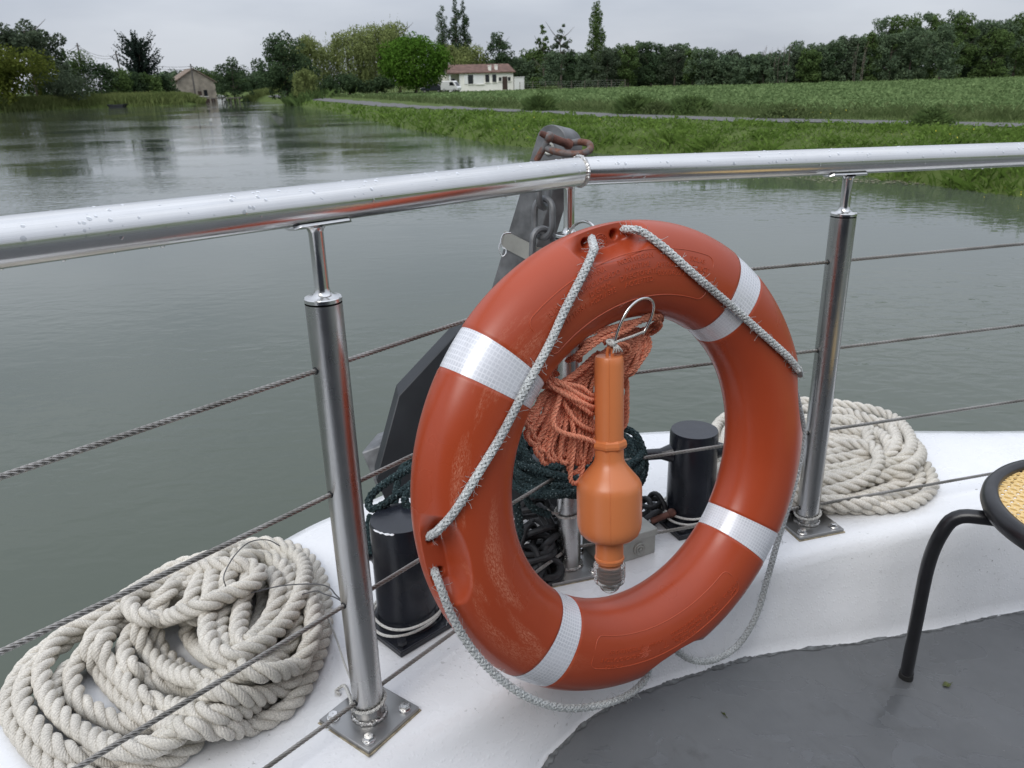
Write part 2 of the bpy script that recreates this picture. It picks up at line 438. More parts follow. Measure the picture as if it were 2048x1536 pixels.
M = dict(
    white=m_white(), deck=m_deck(), steel=m_steel('brushed_steel', .68, .15, .24, kstr=.14), post=m_steel('post_steel', .50, .22, .34, kstr=.22), cable=m_cable(),
    plate=m_steel('plate_steel', .36, .3, .5, kstr=.05), weld=simple('weld_metal', (.55, .54, .52), .3, 1.0, .35, 120, .9, 160, .004),
    ring=m_ring(), tape=m_tape(), rope=m_rope('white_mooring_rope', (.70, .66, .585), .12, 7, .55, (.42, .40, .33)),
    grab=m_rope('grey_grab_rope', (.60, .62, .61), .2, 3, .7), orope=m_rope('orange_floating_rope', (.95, .37, .23), .25, 3, .5),
    grope=m_rope('green_speckled_rope', (.030, .052, .055), .3, 3, .4, None, (.16, .20, .20), 14), cord=m_rope('white_cord', (.66, .65, .61), .12, 3, .5),
    light=simple('orange_plastic_casing', (.60, .19, .065), .34, 0, .05, 6, .08, 200, .001), black=simple('black_gloss_paint', (.012, .014, .02), .26, 0, .3, 10, .3, 45, .002),
    galv=simple('galvanised_steel', (.16, .165, .17), .55, .5, .4, 30, .25, 90, .001), dark=simple('dark_plate_steel', (.028, .031, .034), .48, .3, .25, 10, .25, 60, .001),
    rust=simple('rusty_steel', (.13, .055, .04), .72, .25, .5, 60, .7, 180, .001), chain=simple('dark_chain_steel', (.035, .036, .038), .55, .5, .35, 60, .4, 150, .001),
    alu=simple('dull_aluminium', (.36, .36, .33), .5, .45, .16, 22, .25, 70, .001), stool=simple('black_tube_lacquer', (.012, .012, .014), .3, 0, .3, 30, .15, 60, .001),
    cane=simple('woven_cane_plastic', (.72, .50, .20), .5, 0, .06, 10), thin=simple('thin_grey_wire', (.1, .1, .105), .5, .6, .1),
    water=m_water(), ground=m_ground(), gravel=m_gravel(),
    bark=simple('tree_bark', (.085, .07, .055), .95, 0, .35, 3, .6, 8, .05), palebark=simple('pale_tree_bark', (.13, .11, .09), .95, 0, .25, 3),
    cream=simple('cream_render', (.86, .84, .77), .9, 0, .06, .6), whitep=simple('white_house_paint', (.78, .78, .76), .7, 0, .05, .6),
    tile=simple('red_clay_tiles', (.13, .075, .058), .9, 0, .35, 1.3), stone=simple('old_stone_masonry', (.30, .265, .215), .95, 0, .3, 1.1), stonetile=simple('pale_clay_tiles', (.19, .145, .11), .95, 0, .3, 1.2),
    glass=simple('dark_window_glass', (.02, .022, .025), .1), shut=simple('brown_door_wood', (.05, .03, .022), .6), carpaint=simple('dark_blue_car_paint', (.012, .016, .028), .15, 0, .1, 3, 0, 1, 0, .8),
    tyre=simple('black_tyre_rubber', (.015, .015, .015), .8), pole=simple('weathered_pole', (.12, .11, .10), .9), leafbit=simple('fallen_leaf_green', (.07, .085, .02), .5, 0, .4, 160),
    grime=simple('dark_joint_grime', (.10, .105, .105), .6, 0, .6, 60, .5, 200, .001),
    sealant=simple('stained_sealant', (.34, .29, .20), .7, 0, .5, 90), emboss=simple('highlighted_orange_relief', (.42, .072, .026), .42, 0, .08, 6),  # emboss: ring orange lightened to imitate highlights on the raised letters
    navy=simple('dark_navy_paint', (.03, .035, .05), .4),
    yellow=simple('yellow_petals', (.75, .62, .04), .7),
)
def m_rustgalv():
    t = MT('rusting_galvanised_steel'); v = t.coord('Object'); t.set(Roughness=.62, Metallic=.35)
    n = t.ramp(t.noise(v, 38, 5, .6), [(.42, 0.0), (.58, 1.0)])
    t.col(t.mix(n, (.15, .15, .15), t.ramp(t.noise(v, 160, 3), [(.3, (.09, .035, .022)), (.7, (.19, .085, .055))]))); t.bump(t.noise(v, 190, 4), .5, .001); return t.m
M['rustgalv'] = m_rustgalv()
def m_clear():
    t = MT('clear_plastic'); t.set(Base_Color=(.93, .91, .88), Roughness=.12, IOR=1.12, Transmission_Weight=.9); return t.m
def m_drop():
    t = MT('rain_water'); t.n.remove(t.b)
    fr = t.N('ShaderNodeFresnel', IOR=1.33); tr = t.N('ShaderNodeBsdfTransparent'); tr.inputs[0].default_value = (.86, .87, .88, 1)
    gl = t.N('ShaderNodeBsdfGlossy', Roughness=.02); ms = t.N('ShaderNodeMixShader')
    for a, b in ((fr.outputs[0], ms.inputs[0]), (tr.outputs[0], ms.inputs[1]), (gl.outputs[0], ms.inputs[2]), (ms.outputs[0], t.out.inputs[0])): t.l.new(a, b)
    return t.m
M['clear'] = m_clear(); M['drop'] = m_drop()
LF = dict(
    green=m_leaf('green_foliage', (0.072, 0.1152, 0.042), (0.1272, 0.186, 0.06)), dark=m_leaf('dark_foliage', (0.05, 0.0825, 0.0438), (0.0912, 0.135, 0.0625)),
    grey=m_leaf('grey_green_foliage', (0.0682, 0.0924, 0.0594), (0.1188, 0.1518, 0.0924)), bright=m_leaf('bright_green_foliage', (0.0594, 0.135, 0.0189), (0.1215, 0.2228, 0.0351)),
    willow=m_leaf('willow_foliage', (0.1553, 0.1917, 0.0702), (0.27, 0.3105, 0.1148)), yellow=m_leaf('yellow_green_foliage', (0.08, 0.105, 0.022), (0.145, 0.165, 0.036)),
    needle=m_leaf('blue_green_needles', (0.022, 0.034, 0.028), (0.042, 0.06, 0.044)), wood=m_leaf('woodland_foliage', (0.0907, 0.1348, 0.0825), (0.154, 0.2063, 0.11)),
    reed=m_leaf('reed_blades', (0.13, 0.1755, 0.0585), (0.234, 0.2665, 0.104), .3, .2), grass=m_leaf('bank_grass_blades', (0.0861, 0.1516, 0.0291), (0.1872, 0.2783, 0.0661), .3, .5),
    verge=m_leaf('verge_grass_blades', (0.08, 0.118, 0.042), (0.165, 0.205, 0.09), .3, .4), crop=m_leaf('field_crop_leaves', (0.117, 0.183, 0.0715), (0.2341, 0.3146, 0.1375), .3, .15),
)

# ------------------------------------------------------------------ river, ground, path
WZ, GZ = -1.65, -0.75
right_bank = [(40, -120), (24, -40), (17, -5), (12.8, 9), (10.96, 17.16), (9.2, 21.9), (6.27, 25.4), (3.13, 30.9), (-.24, 35.8), (-3.2, 43.5), (-6.55, 52.4), (-10, 63.5), (-13.98, 76.3), (-20.4, 95), (-27.8, 115), (-35.8, 135.5), (-46, 160), (-62, 185), (-110, 215)]
left_bank = [(-120, 196), (-72, 168), (-54, 152), (-53, 146), (-58, 141), (-67.5, 139), (-73, 128), (-76, 118), (-82, 90), (-90, 40), (-98, -30), (-110, -120)]
RIV = np.array(right_bank + left_bank, float)
def seg_dist(X, Y, P, closed):
    d = np.full(X.shape, 1e9); n = len(P)
    for i in range(n if closed else n - 1):
        a, b = P[i], P[(i + 1) % n]; ab = b - a
        t = np.clip(((X - a[0]) * ab[0] + (Y - a[1]) * ab[1]) / (ab @ ab), 0, 1)
        d = np.minimum(d, np.hypot(X - a[0] - t * ab[0], Y - a[1] - t * ab[1]))
    return d
def river_sd(X, Y):                  # > 0 on land
    inside = np.zeros(X.shape, bool); n = len(RIV)
    for i in range(n):
        a, b = RIV[i], RIV[(i + 1) % n]
        c = ((a[1] > Y) != (b[1] > Y))
        with np.errstate(divide='ignore', invalid='ignore'):
            xi = (b[0] - a[0]) * (Y - a[1]) / (b[1] - a[1] + 1e-12) + a[0]
        inside ^= c & (X < xi)
    d = seg_dist(X, Y, RIV, True)
    return np.where(inside, -d, d)
def ground_z(X, Y):
    X = np.asarray(X, float); Y = np.asarray(Y, float); s = river_sd(X, Y)
    z = np.interp(s, [-12, -2, 0, .5, 1.3, 2.6, 5], [-4, -2.6, WZ - .05, WZ + .36, -1.0, -.84, GZ])
    left = np.clip((-X - 40 - (140 - Y) * .15) / 10, 0, 1) * (Y > 20)
    z = z + left * np.clip(s / 8, 0, 1) * .55
    bumpy = .05 * np.sin(X * 1.7 + .6 * np.sin(Y * 1.3)) * np.sin(Y * 1.1 + .8 * np.sin(X * .9)) * np.clip(s, 0, 3) / 3 * (s < 6)
    return z + bumpy
gx = np.concatenate([[-1500, -900, -500, -300, -200], np.arange(-150, -40, 2.5), np.arange(-40, 34, .45), np.arange(34, 120, 3), [140, 180, 260, 400, 700, 1500]])
gy = np.concatenate([[-1500, -700, -300, -120, -60, -30, -10], np.arange(0, 60, .45), np.arange(60, 190, 1.5), [200, 230, 280, 350, 500, 800, 1500]])
GX, GY = np.meshgrid(gx, gy, indexing='ij')
GZZ = ground_z(GX, GY)
mb = MB(); nx, ny = GX.shape
ii = np.arange(nx - 1)[:, None]; jj = np.arange(ny - 1)[None, :]
mb.add(np.stack([GX, GY, GZZ], -1), np.stack([ii * ny + jj, (ii + 1) * ny + jj, (ii + 1) * ny + jj + 1, ii * ny + jj + 1], -1).reshape(-1, 4))
tag(mb.build('ground', M['ground'], angle=None), kind='structure')
mb = MB(); mb.add([(-400, -300, WZ), (200, -300, WZ), (200, 400, WZ), (-400, 400, WZ)], np.array([[0, 1, 2, 3]]))
tag(mb.build('water', M['water'], angle=None), kind='structure')

path_line = np.array([(34, 0), (22, 15), (15.8, 25.4), (9.6, 32.9), (5.5, 39.4), (2.4, 45.7), (-3.2, 57), (-8.6, 69.7), (-16.5, 92), (-24.8, 114.6), (-33, 136), (-44, 162)], float)
pl = spline(path_line, step=1.0)
tg = np.gradient(pl, axis=0); tg /= np.linalg.norm(tg, axis=1)[:, None]; nm = np.stack([-tg[:, 1], tg[:, 0]], 1)
offs = np.linspace(-.95, .95, 7); mb = MB()
PV = pl[:, None] + nm[:, None] * (offs[None, :, None] + .12 * np.sin(np.arange(len(pl)) * 1.9)[:, None, None] * (np.abs(offs) > 1)[None, :, None])
zz = ground_z(PV[..., 0], PV[..., 1]) + .03
n_, k_ = PV.shape[:2]; a_ = np.arange(n_ - 1)[:, None] * k_; b_ = np.arange(k_ - 1)[None, :]
mb.add(np.concatenate([PV, zz[..., None]], -1), np.stack([a_ + b_, a_ + k_ + b_, a_ + k_ + b_ + 1, a_ + b_ + 1], -1).reshape(-1, 4)[:, ::-1])
tag(mb.build('path', M['gravel'], angle=None), kind='structure')
def path_sd(X, Y):                   # signed distance to the path, + on the field side
    P = pl; d = np.full(X.shape, 1e9); sgn = np.zeros(X.shape)
    for i in range(0, len(P) - 1, 3):
        a, b = P[i], P[min(i + 3, len(P) - 1)]; ab = b - a
        t = np.clip(((X - a[0]) * ab[0] + (Y - a[1]) * ab[1]) / (ab @ ab), 0, 1)
        dx, dy = X - a[0] - t * ab[0], Y - a[1] - t * ab[1]; q = np.hypot(dx, dy)
        c = ab[0] * dy - ab[1] * dx; m = q < d
        d[m] = q[m]; sgn[m] = np.sign(-c)[m]
    return d * sgn

# ------------------------------------------------------------------ vegetation builders
def leaf_quads(C, size, up=None, flat=0.0, aspect=1.0):
    n = len(C); size = np.broadcast_to(np.asarray(size, float), (n,))
    a = rng.normal(size=(n, 3))
    if up is not None: a = a * (1 - flat) + np.asarray(up) * flat * 1.6
    a /= np.linalg.norm(a, axis=1)[:, None]
    t = np.cross(a, rng.normal(size=(n, 3))); t /= np.linalg.norm(t, axis=1)[:, None] + 1e-9
    b = np.cross(a, t)
    h = (size * .5)[:, None]
    V = np.stack([C - t * h * aspect, C - b * h * .62 + t * h * .15, C + t * h * aspect, C + b * h * .62 - t * h * .1], 1)
    return V.reshape(-1, 3), np.arange(4 * n).reshape(n, 4)
def blades(P, h, w, lean=.35):
    n = len(P); a = rng.uniform(0, 2 * np.pi, n); d = np.stack([np.cos(a), np.sin(a), 0 * a], 1)
    ld = rng.normal(size=(n, 3)) * lean; ld[:, 2] = 1; ld /= np.linalg.norm(ld, axis=1)[:, None]
    h = h[:, None]; w = w[:, None]
    V = np.stack([P - d * w, P + d * w, P + ld * h * .6 + d * w * .8, P + ld * h + np.array([0, 0, -.12]) * h + ld * [1, 1, 0] * h * .5], 1)
    return V.reshape(-1, 3), np.arange(4 * n).reshape(n, 4)

def trunk_mesh(h, r, n=7, spread=.3, tipz=.75, pale=False):
    mb = MB()
    wob = rng.normal(size=(6, 2)) * r * .5; wob[0] = 0
    z = np.linspace(-.3, h * tipz, 6)
    P = np.stack([np.cumsum(wob[:, 0]) * .5, np.cumsum(wob[:, 1]) * .5, z], 1)
    tube(mb, spline(P, 14), np.linspace(r, r * .25, 14), 7)
    for i in range(n):
        t = random.uniform(.3, .95); q = P[0] * (1 - t) + P[-1] * t; q[2] = z[0] + t * (z[-1] - z[0])
        a = random.random() * 6.28; l = spread * h * random.uniform(.5, 1)
        e = q + np.array([math.cos(a) * l, math.sin(a) * l, l * random.uniform(.5, 1.1)])
        mpt = (q + e) / 2 + np.array([0, 0, -.08 * l])
        tube(mb, spline([q, mpt, e], 7), np.linspace(r * .4, r * .07, 7), 5, cap=False)
    return mb

def crown_mesh(kind, h, rad, ls, n):
    """leaf cloud in local coordinates, base of the tree at 0"""
    mb = MB()
    def blobs(cs, rs, cnt, up=.25, sz=ls):
        cs = np.asarray(cs); rs = np.asarray(rs); w = rs ** 2 / np.sum(rs ** 2)
        k = rng.choice(len(cs), cnt, p=w); v = rng.normal(size=(cnt, 3)); v /= np.linalg.norm(v, axis=1)[:, None]
        rr = rng.uniform(.35, 1.0, cnt) ** .45 * rng.choice([1, 1.12], cnt, p=[.85, .15])
        C = cs[k] + v * (rs[k] * rr)[:, None] * np.array([1, 1, .86])
        C[:, 2] = np.maximum(C[:, 2], .1)
        mb.add(*leaf_quads(C, sz * rng.uniform(.55, 1.3, cnt), v * .6 + np.array([0, -.12, .62]), .42))
    if kind in ('round', 'broad', 'loose', 'bush', 'wood'):
        lo = {'round': .05, 'broad': .06, 'loose': .15, 'bush': .0, 'wood': .0}[kind]
        nb = {'round': 110, 'broad': 66, 'loose': 60, 'bush': 36, 'wood': 56}[kind]
        br = {'round': .22, 'broad': .20, 'loose': .15, 'bush': .26, 'wood': .25}[kind]
        cz = h * (lo + 1) / 2; hz = h * (1 - lo) / 2
        cs, rs = [], []
        for i in range(nb):
            v = rng.normal(size=3); v /= np.linalg.norm(v)
            if kind == 'round': zf = 1 - 2 * (i + .5) / nb; v = np.array([math.sqrt(1 - zf * zf) * math.cos(i * 2.39996), math.sqrt(1 - zf * zf) * math.sin(i * 2.39996), zf])
            q = random.uniform(.25, .90) if kind != 'round' else random.uniform(.62, .80)
            b = rad * br * random.uniform(.65, 1.25)
            if kind == 'wood': v = np.array([v[0], v[1], rng.uniform(-1, 1)])
            zc = cz + v[2] * (hz - b * .7) * (q / .8 if kind != 'wood' else 1)
            tap = 1.0 if kind == 'round' else (1 - .35 * max(0, (zc - cz) / hz))
            cs.append((v[0] * rad * q * tap, v[1] * rad * q * tap, min(zc, h - b * .8))); rs.append(b)
        blobs(cs, rs, n)
    elif kind == 'poplar':
        cs, rs = [], []
        for i in range(44):
            t = (i + .5) / 44; z = h * (.1 + .9 * t); prof = math.sin(math.pi * min(1, .15 + .85 * (1 - t)) * .62) * (1 if t > .1 else .6)
            b = max(.28 * rad, rad * .75 * min(1, prof)); a = random.random() * 6.28; o = rad * .42 * prof
            cs.append((o * math.cos(a), o * math.sin(a), min(z, h - b * .6))); rs.append(b * random.uniform(.6, 1))
        blobs(cs, rs, n)
    elif kind == 'willow':
        cs, rs = [], []
        for i in range(26):
            v = rng.normal(size=3); v[2] = abs(v[2]) * .9 + .1; v /= np.linalg.norm(v); q = random.uniform(.5, .85)
            b = rad * random.uniform(.18, .32)
            cs.append((v[0] * rad * q, v[1] * rad * q, h * .52 + v[2] * (h * .46 - b))); rs.append(b)
        blobs(cs, rs, n // 2)
        ns = n // 18
        for i in range(ns):
            c = cs[rng.integers(len(cs))]; b = rad * .3
            s = np.array(c) + rng.normal(size=3) * b * .5
            l = random.uniform(.3, .8) * h; l = min(l, s[2] - h * random.uniform(.02, .12))
            if l < .3: continue
            m = 13; tt = np.linspace(0, 1, m)
            out = unit(np.array([s[0], s[1], 0]) + 1e-3)
            C = s + np.outer(np.sin(tt * 1.6) * l * .09, out) - np.outer(tt * l, [0, 0, 1]) + rng.normal(size=(m, 3)) * ls * .22
            nV, nF = leaf_quads(C, ls * rng.uniform(.6, 1.2, m), [0, 0, 0], 0)
            V = nV.reshape(-1, 4, 3); cc = V.mean(1, keepdims=True); V = cc + (V - cc) * np.array([.7, .7, 1.9])
            mb.add(V.reshape(-1, 3), nF)
    elif kind == 'conifer':
        for i in range(130):
            t = random.random() ** .85; z0 = h * (.06 + .74 * t); a = random.random() * 6.28
            l = rad * (1.10 - .55 * t) * random.uniform(.7, 1.2) * (.7 + .3 * min(1, t * 4)); rise = random.uniform(.25, .55) + t * .45
            rise = min(rise, (h - z0) / max(l, .1))
            m = 24; tt = np.linspace(.05, 1, m) ** .8
            C = np.stack([math.cos(a) * l * tt, math.sin(a) * l * tt, z0 + l * (rise * tt ** 1.5)], 1)
            C += rng.normal(size=C.shape) * ls * .26 * (1 - .75 * tt)[:, None]
            mb.add(*leaf_quads(C, ls * (1.2 - .85 * tt) * rng.uniform(.7, 1.2, m), None, 0, 1.3))
    return mb

def tree(name, px, topy, hw, D, kind, mat, label, cat='tree', group=None, n=4200, ls=None, tr=None, bark='bark', limbs=8):
    p = far(px, topy, D); x, y = p[0], p[1]; bz = float(ground_z(np.array([x]), np.array([y]))[0]) - .05
    h = p[2] - bz; rad = hw * D / FPX
    ls = ls or max(.22, D / 800 * 1.9)
    root = empty(name, (x, y, bz)); tag(root, label, cat, group)
    tr = tr or max(.07, h * .022)
    if kind != 'bush':
        trunk_mesh(h, tr, limbs, .28 if kind not in ('poplar',) else .06, .8).build('trunk', M[bark], root)
    c = crown_mesh(kind, h, rad, ls, n).build('crown', LF[mat], root, smooth=False)
    return root

def bare_tree(px, topy, hw, D, label, group):
    p = far(px, topy, D); bz = float(ground_z(np.array([p[0]]), np.array([p[1]]))[0]) - .05; h = p[2] - bz
    root = empty('bare_tree', (p[0], p[1], bz)); tag(root, label, 'tree', group); mb = MB()
    for s in range(5):
        x0 = random.uniform(-1, 1) * hw * D / FPX; hh = h * random.uniform(.75, 1)
        P = spline([(x0 * .9, 0, 0), (x0 + random.uniform(-.2, .2), .2, hh * .5), (x0 * 1.1, random.uniform(-.4, .4), hh)], 12); tube(mb, P, np.linspace(.035, .012, 12), 5, cap=False)
        for j in range(16):
            q = P[random.randrange(3, 12)]; a = random.random() * 6.28; l = h * random.uniform(.05, .16)
            tube(mb, np.array([q, q + [math.cos(a) * l * .3, math.sin(a) * l * .3, l]]), [.022, .010], 4, cap=False)
    mb.build('trunk', M['palebark'], root); return root

# ------------------------------------------------------------------ trees on the left bank
tree('grey_tree', 38, 24, 88, 140, 'loose', 'grey', 'tall airy grey green tree at the left edge behind the yellowish bush', n=9500, ls=.5)
tree('yellow_bush', -6, 78, 100, 128, 'bush', 'yellow', 'big yellow green bush leaning over the water at the left edge', 'bush', n=6000, ls=.5)
tree('willow_shrub', 112, 128, 66, 137, 'bush', 'grey', 'low grey green willow shrub at the water right of the yellowish bush', 'bush', n=4200)
GH = 'hedge trees along the left bank'
for i, (px, ty, hw, D, mt) in enumerate([(146, 98, 44, 145, 'green'), (192, 122, 36, 146, 'dark'), (226, 134, 34, 148, 'green'), (262, 142, 32, 152, 'dark'), (296, 144, 30, 154, 'green'), (326, 148, 26, 157, 'dark')]):
    tree('hedge_tree', px, ty, hw, D, 'wood', mt, ['bushy green tree tallest of the left bank hedge under the first pole', 'dark bushy tree second in the left bank hedge', 'green bushy tree third in the left bank hedge left of the spiky conifer', 'dark bushy tree under the spiky conifer in the hedge', 'green bushy tree right of the spiky conifer in the hedge', 'dark bushy tree next to the old stone house in the hedge'][i], 'tree', GH, 3000)
tree('spiky_conifer', 266, 60, 52, 158, 'conifer', 'needle', 'dark spiky conifer with upswept branches rising over the left bank hedge', 'conifer', ls=.85, tr=.35)
tree('distant_tree', 345, 132, 26, 215, 'broad', 'grey', 'hazy grey green tree behind the left of the old stone house', n=1500)
tree('distant_tree', 398, 130, 30, 205, 'broad', 'green', 'green tree showing behind the roof of the old stone house', n=1800)
tree('round_dark_tree', 457, 113, 42, 160, 'broad', 'dark', 'dark round tree standing right of the old stone house by the water', n=4500)
GF = 'trees at the far bend of the river'
for i, (px, ty, hw, D, mt) in enumerate([(494, 150, 26, 222, 'dark'), (512, 138, 26, 230, 'grey'), (536, 142, 28, 218, 'dark'), (566, 146, 28, 214, 'green'), (476, 156, 24, 212, 'green')]):
    tree('river_bend_tree', px, ty, hw, D, 'wood', mt, ['dark tree at the far bend of the river', 'pale grey green tree tallest at the far bend of the river', 'dark tree at the river bend behind the loose bank tree', 'green tree at the river bend hidden by the loose bank tree', 'low green tree at the river bend beside the dark round tree'][i], 'tree', GF, 1500)

# ------------------------------------------------------------------ trees on the right bank
tree('loose_bank_tree', 558, 62, 68, 126, 'broad', 'dark', 'loose dark tree on the right bank leaning over the river', n=11000, ls=.34)
tree('willow', 604, 58, 54, 140, 'willow', 'willow', 'pale willow directly behind the loose dark bank tree', n=7500)
tree('weeping_willow', 606, 134, 28, 118, 'willow', 'willow', 'small young weeping willow standing at the water edge', n=3200, ls=.26)
tree('willow', 688, 52, 52, 145, 'willow', 'willow', 'tall willow second from the river on the right bank', n=7500)
tree('willow', 742, 32, 62, 150, 'willow', 'willow', 'tallest willow with a feathery top left of the round tree', n=9000)
tree('willow', 790, 30, 50, 156, 'willow', 'willow', 'tall willow rising just behind the bright round tree', n=6500)
tree('round_tree', 825, 64, 74, 132, 'round', 'bright', 'bright green round dense tree beside the white house', n=14000, ls=.40)
GP = 'tall poplars'
tree('poplar', 882, 10, 19, 175, 'poplar', 'dark', 'shorter slim poplar left of the taller pair behind the willow', 'poplar', GP, 6500, ls=.30)
tree('poplar', 909, -6, 16, 176, 'poplar', 'dark', 'tallest slim dark poplar of the pair behind the willow', 'poplar', GP, 6500, ls=.30)
tree('poplar', 926, 0, 15, 178, 'poplar', 'dark', 'right hand slim dark poplar of the pair behind the willow', 'poplar', GP, 6500, ls=.30)
tree('willow', 936, 82, 44, 166, 'willow', 'willow', 'pale willow behind the roof of the white house', n=5500)
tree('willow', 896, 84, 30, 168, 'willow', 'willow', 'slender pale willow between the round tree and the poplars', n=3500)
tree('round_dark_tree', 998, 62, 38, 166, 'broad', 'dark', 'dark round tree behind the right end of the white house', n=4500)
tree('garden_tree', 1060, 84, 42, 170, 'broad', 'green', 'green bushy tree right of the white house', n=3600)
tree('airy_tree', 1086, 50, 20, 158, 'loose', 'green', 'thin airy tree with a sparse top right of the white house', n=1300, ls=.42)
tree('airy_tree', 1122, 46, 26, 156, 'loose', 'grey', 'airy tree with a pale bare trunk near the wire fence', n=1700, ls=.42, bark='palebark')
tree('poplar', 1193, 2, 21, 150, 'poplar', 'green', 'lone tall poplar right of the white house', 'poplar', GP, 8500, ls=.30)
for px, ty, hw, D, lab in [(70, 150, 46, 146, 'dark undergrowth bush between the yellowish bush and the grey green shrub'), (652, 150, 34, 138, 'dark undergrowth bush below the second willow from the river'), (690, 146, 36, 140, 'dark undergrowth bush between the willows left of the round tree'), (724, 150, 34, 142, 'dark undergrowth bush under the tallest willow'), (764, 148, 34, 143, 'dark undergrowth bush close left of the round tree'), (590, 160, 30, 134, 'dark undergrowth bush behind the young weeping willow')]:
    tree('undergrowth_bush', px, ty, hw, D, 'bush', 'dark', lab, 'bush', 'bushes under the willows', 2200)
tree('garden_shrub', 738, 164, 13, 150, 'bush', 'grey', 'small grey green shrub left of the round tree', 'bush', n=700)
tree('garden_shrub', 704, 166, 16, 152, 'bush', 'bright', 'small bright green shrub by the path bend', 'bush', n=700)
tree('garden_shrub', 1078, 152, 20, 152, 'bush', 'green', 'green shrub beside the white annex', 'bush', n=1200)
tree('garden_shrub', 1100, 172, 30, 138, 'bush', 'verge', 'low grassy green mound of shrubs by the wire fence', 'bush', n=900)

# the wood beyond the field: every tree of its front and second row
WL = [(1035, 112, 150), (1075, 104, 152), (1105, 102, 150), (1145, 92, 152), (1172, 104, 146), (1215, 92, 150), (1232, 84, 158), (1258, 82, 150), (1281, 79, 160), (1306, 80, 152), (1334, 80, 160), (1352, 88, 150), (1366, 88, 158), (1388, 98, 146), (1409, 91, 150), (1434, 104, 146), (1450, 108, 148), (1467, 97, 150), (1490, 110, 144), (1508, 108, 146), (1524, 102, 146), (1546, 104, 142), (1567, 104, 146), (1590, 98, 142), (1602, 80, 150), (1622, 98, 140), (1634, 87, 148), (1655, 86, 142), (1676, 68, 148), (1700, 72, 142), (1722, 66, 148), (1745, 62, 142), (1773, 32, 152), (1790, 62, 140), (1810, 28, 150), (1832, 54, 140), (1845, 20, 152), (1872, 26, 148), (1896, 46, 140), (1913, 18, 152), (1935, 28, 148), (1954, 34, 146), (1976, 36, 148), (1996, 52, 140), (2012, 38, 148), (2034, 26, 152), (2050, 22, 148), (2078, 26, 150)]
for i, (px, ty, D) in enumerate(WL):
    D = D - 14 + (6 if i % 2 else 0) + max(0, (px - 1500) / 548) * 6 + (32 if px < 1090 else 12 if px < 1180 else 0)
    hi = px > 1760
    lab = ('tall leafy tree in the high right end of the wood beyond the field' if hi else 'bushy dark tree in the low middle part of the wood beyond the field' if px > 1210 else 'green tree in the wood edge behind the wire fence')
    tree('wood_tree', px, ty + random.uniform(-3, 4), (34 if hi else 27) * random.uniform(.9, 1.25), D, 'wood', ['wood', 'green', 'wood', 'dark', 'wood', 'grey'][i % 6] if not hi else ['wood', 'green', 'wood'][i % 3], lab, 'tree', 'trees of the high right end of the wood' if hi else 'trees of the low middle of the wood' if px > 1210 else 'trees of the wood edge behind the fence', 5600 if hi else 4200, ls=.33, limbs=5)
for i, (px, ty, hw) in enumerate([(1566, 92, 16), (1530, 98, 12), (1718, 88, 18)]):
    bare_tree(px, ty, hw, 131.5 + (px > 1650) * 2, 'pale bare twiggy tree standing among the leafy trees of the wood', 'bare trees in the wood edge')
# far wood closing the horizon behind
mb = MB()
for i in range(150):
    px = 960 + i * 8.2; top = np.interp(px, [960, 1200, 1450, 1700, 1800, 2100, 2200], [118, 100, 118, 88, 55, 48, 48]) + random.uniform(0, 16)
    p = far(px, top, 176 + random.uniform(-8, 8)); hz = p[2] - GZ; b = hz * .36
    for q in (.25, .62, .85):
        c = np.array([p[0] + random.uniform(-2, 2), p[1] + random.uniform(-3, 3), GZ + hz * q]); v = rng.normal(size=(170, 3)); v /= np.linalg.norm(v, axis=1)[:, None]
        mb.add(*leaf_quads(c + v * min(b, hz * (1.0 - q) + .3) * rng.uniform(.6, 1.1, 170)[:, None] ** .5 * [1.2, 1, 1], .6 * rng.uniform(.6, 1.3, 170), v, .3))
tag(mb.build('far_wood', LF['wood'], smooth=False), 'dark mass of woodland behind the trees beyond the field', 'wood', kind='stuff')
# woodland closing the left and far river horizon
mb = MB()
for (x0, y0, x1, y1, hgt) in [(-150, 110, -80, 178, 6.5), (-80, 178, -58, 246, 4.5), (-90, 240, 10, 225, 4.2), (-180, 60, -145, 118, 9)]:
    for i in range(34):
        t = random.random(); c0 = np.array([x0 + (x1 - x0) * t + random.uniform(-5, 5), y0 + (y1 - y0) * t + random.uniform(-5, 5), GZ + .4])
        for q in (.2, .55, .8):
            v = rng.normal(size=(150, 3)); v /= np.linalg.norm(v, axis=1)[:, None]
            mb.add(*leaf_quads(c0 + [0, 0, hgt * q] + v * hgt * .34 * rng.uniform(.5, 1.1, 150)[:, None], .62 * rng.uniform(.6, 1.3, 150), v, .3))
tag(mb.build('far_bank_scrub', LF['wood'], smooth=False), 'dark scrub and woodland far behind the left bank', 'scrub', kind='stuff')

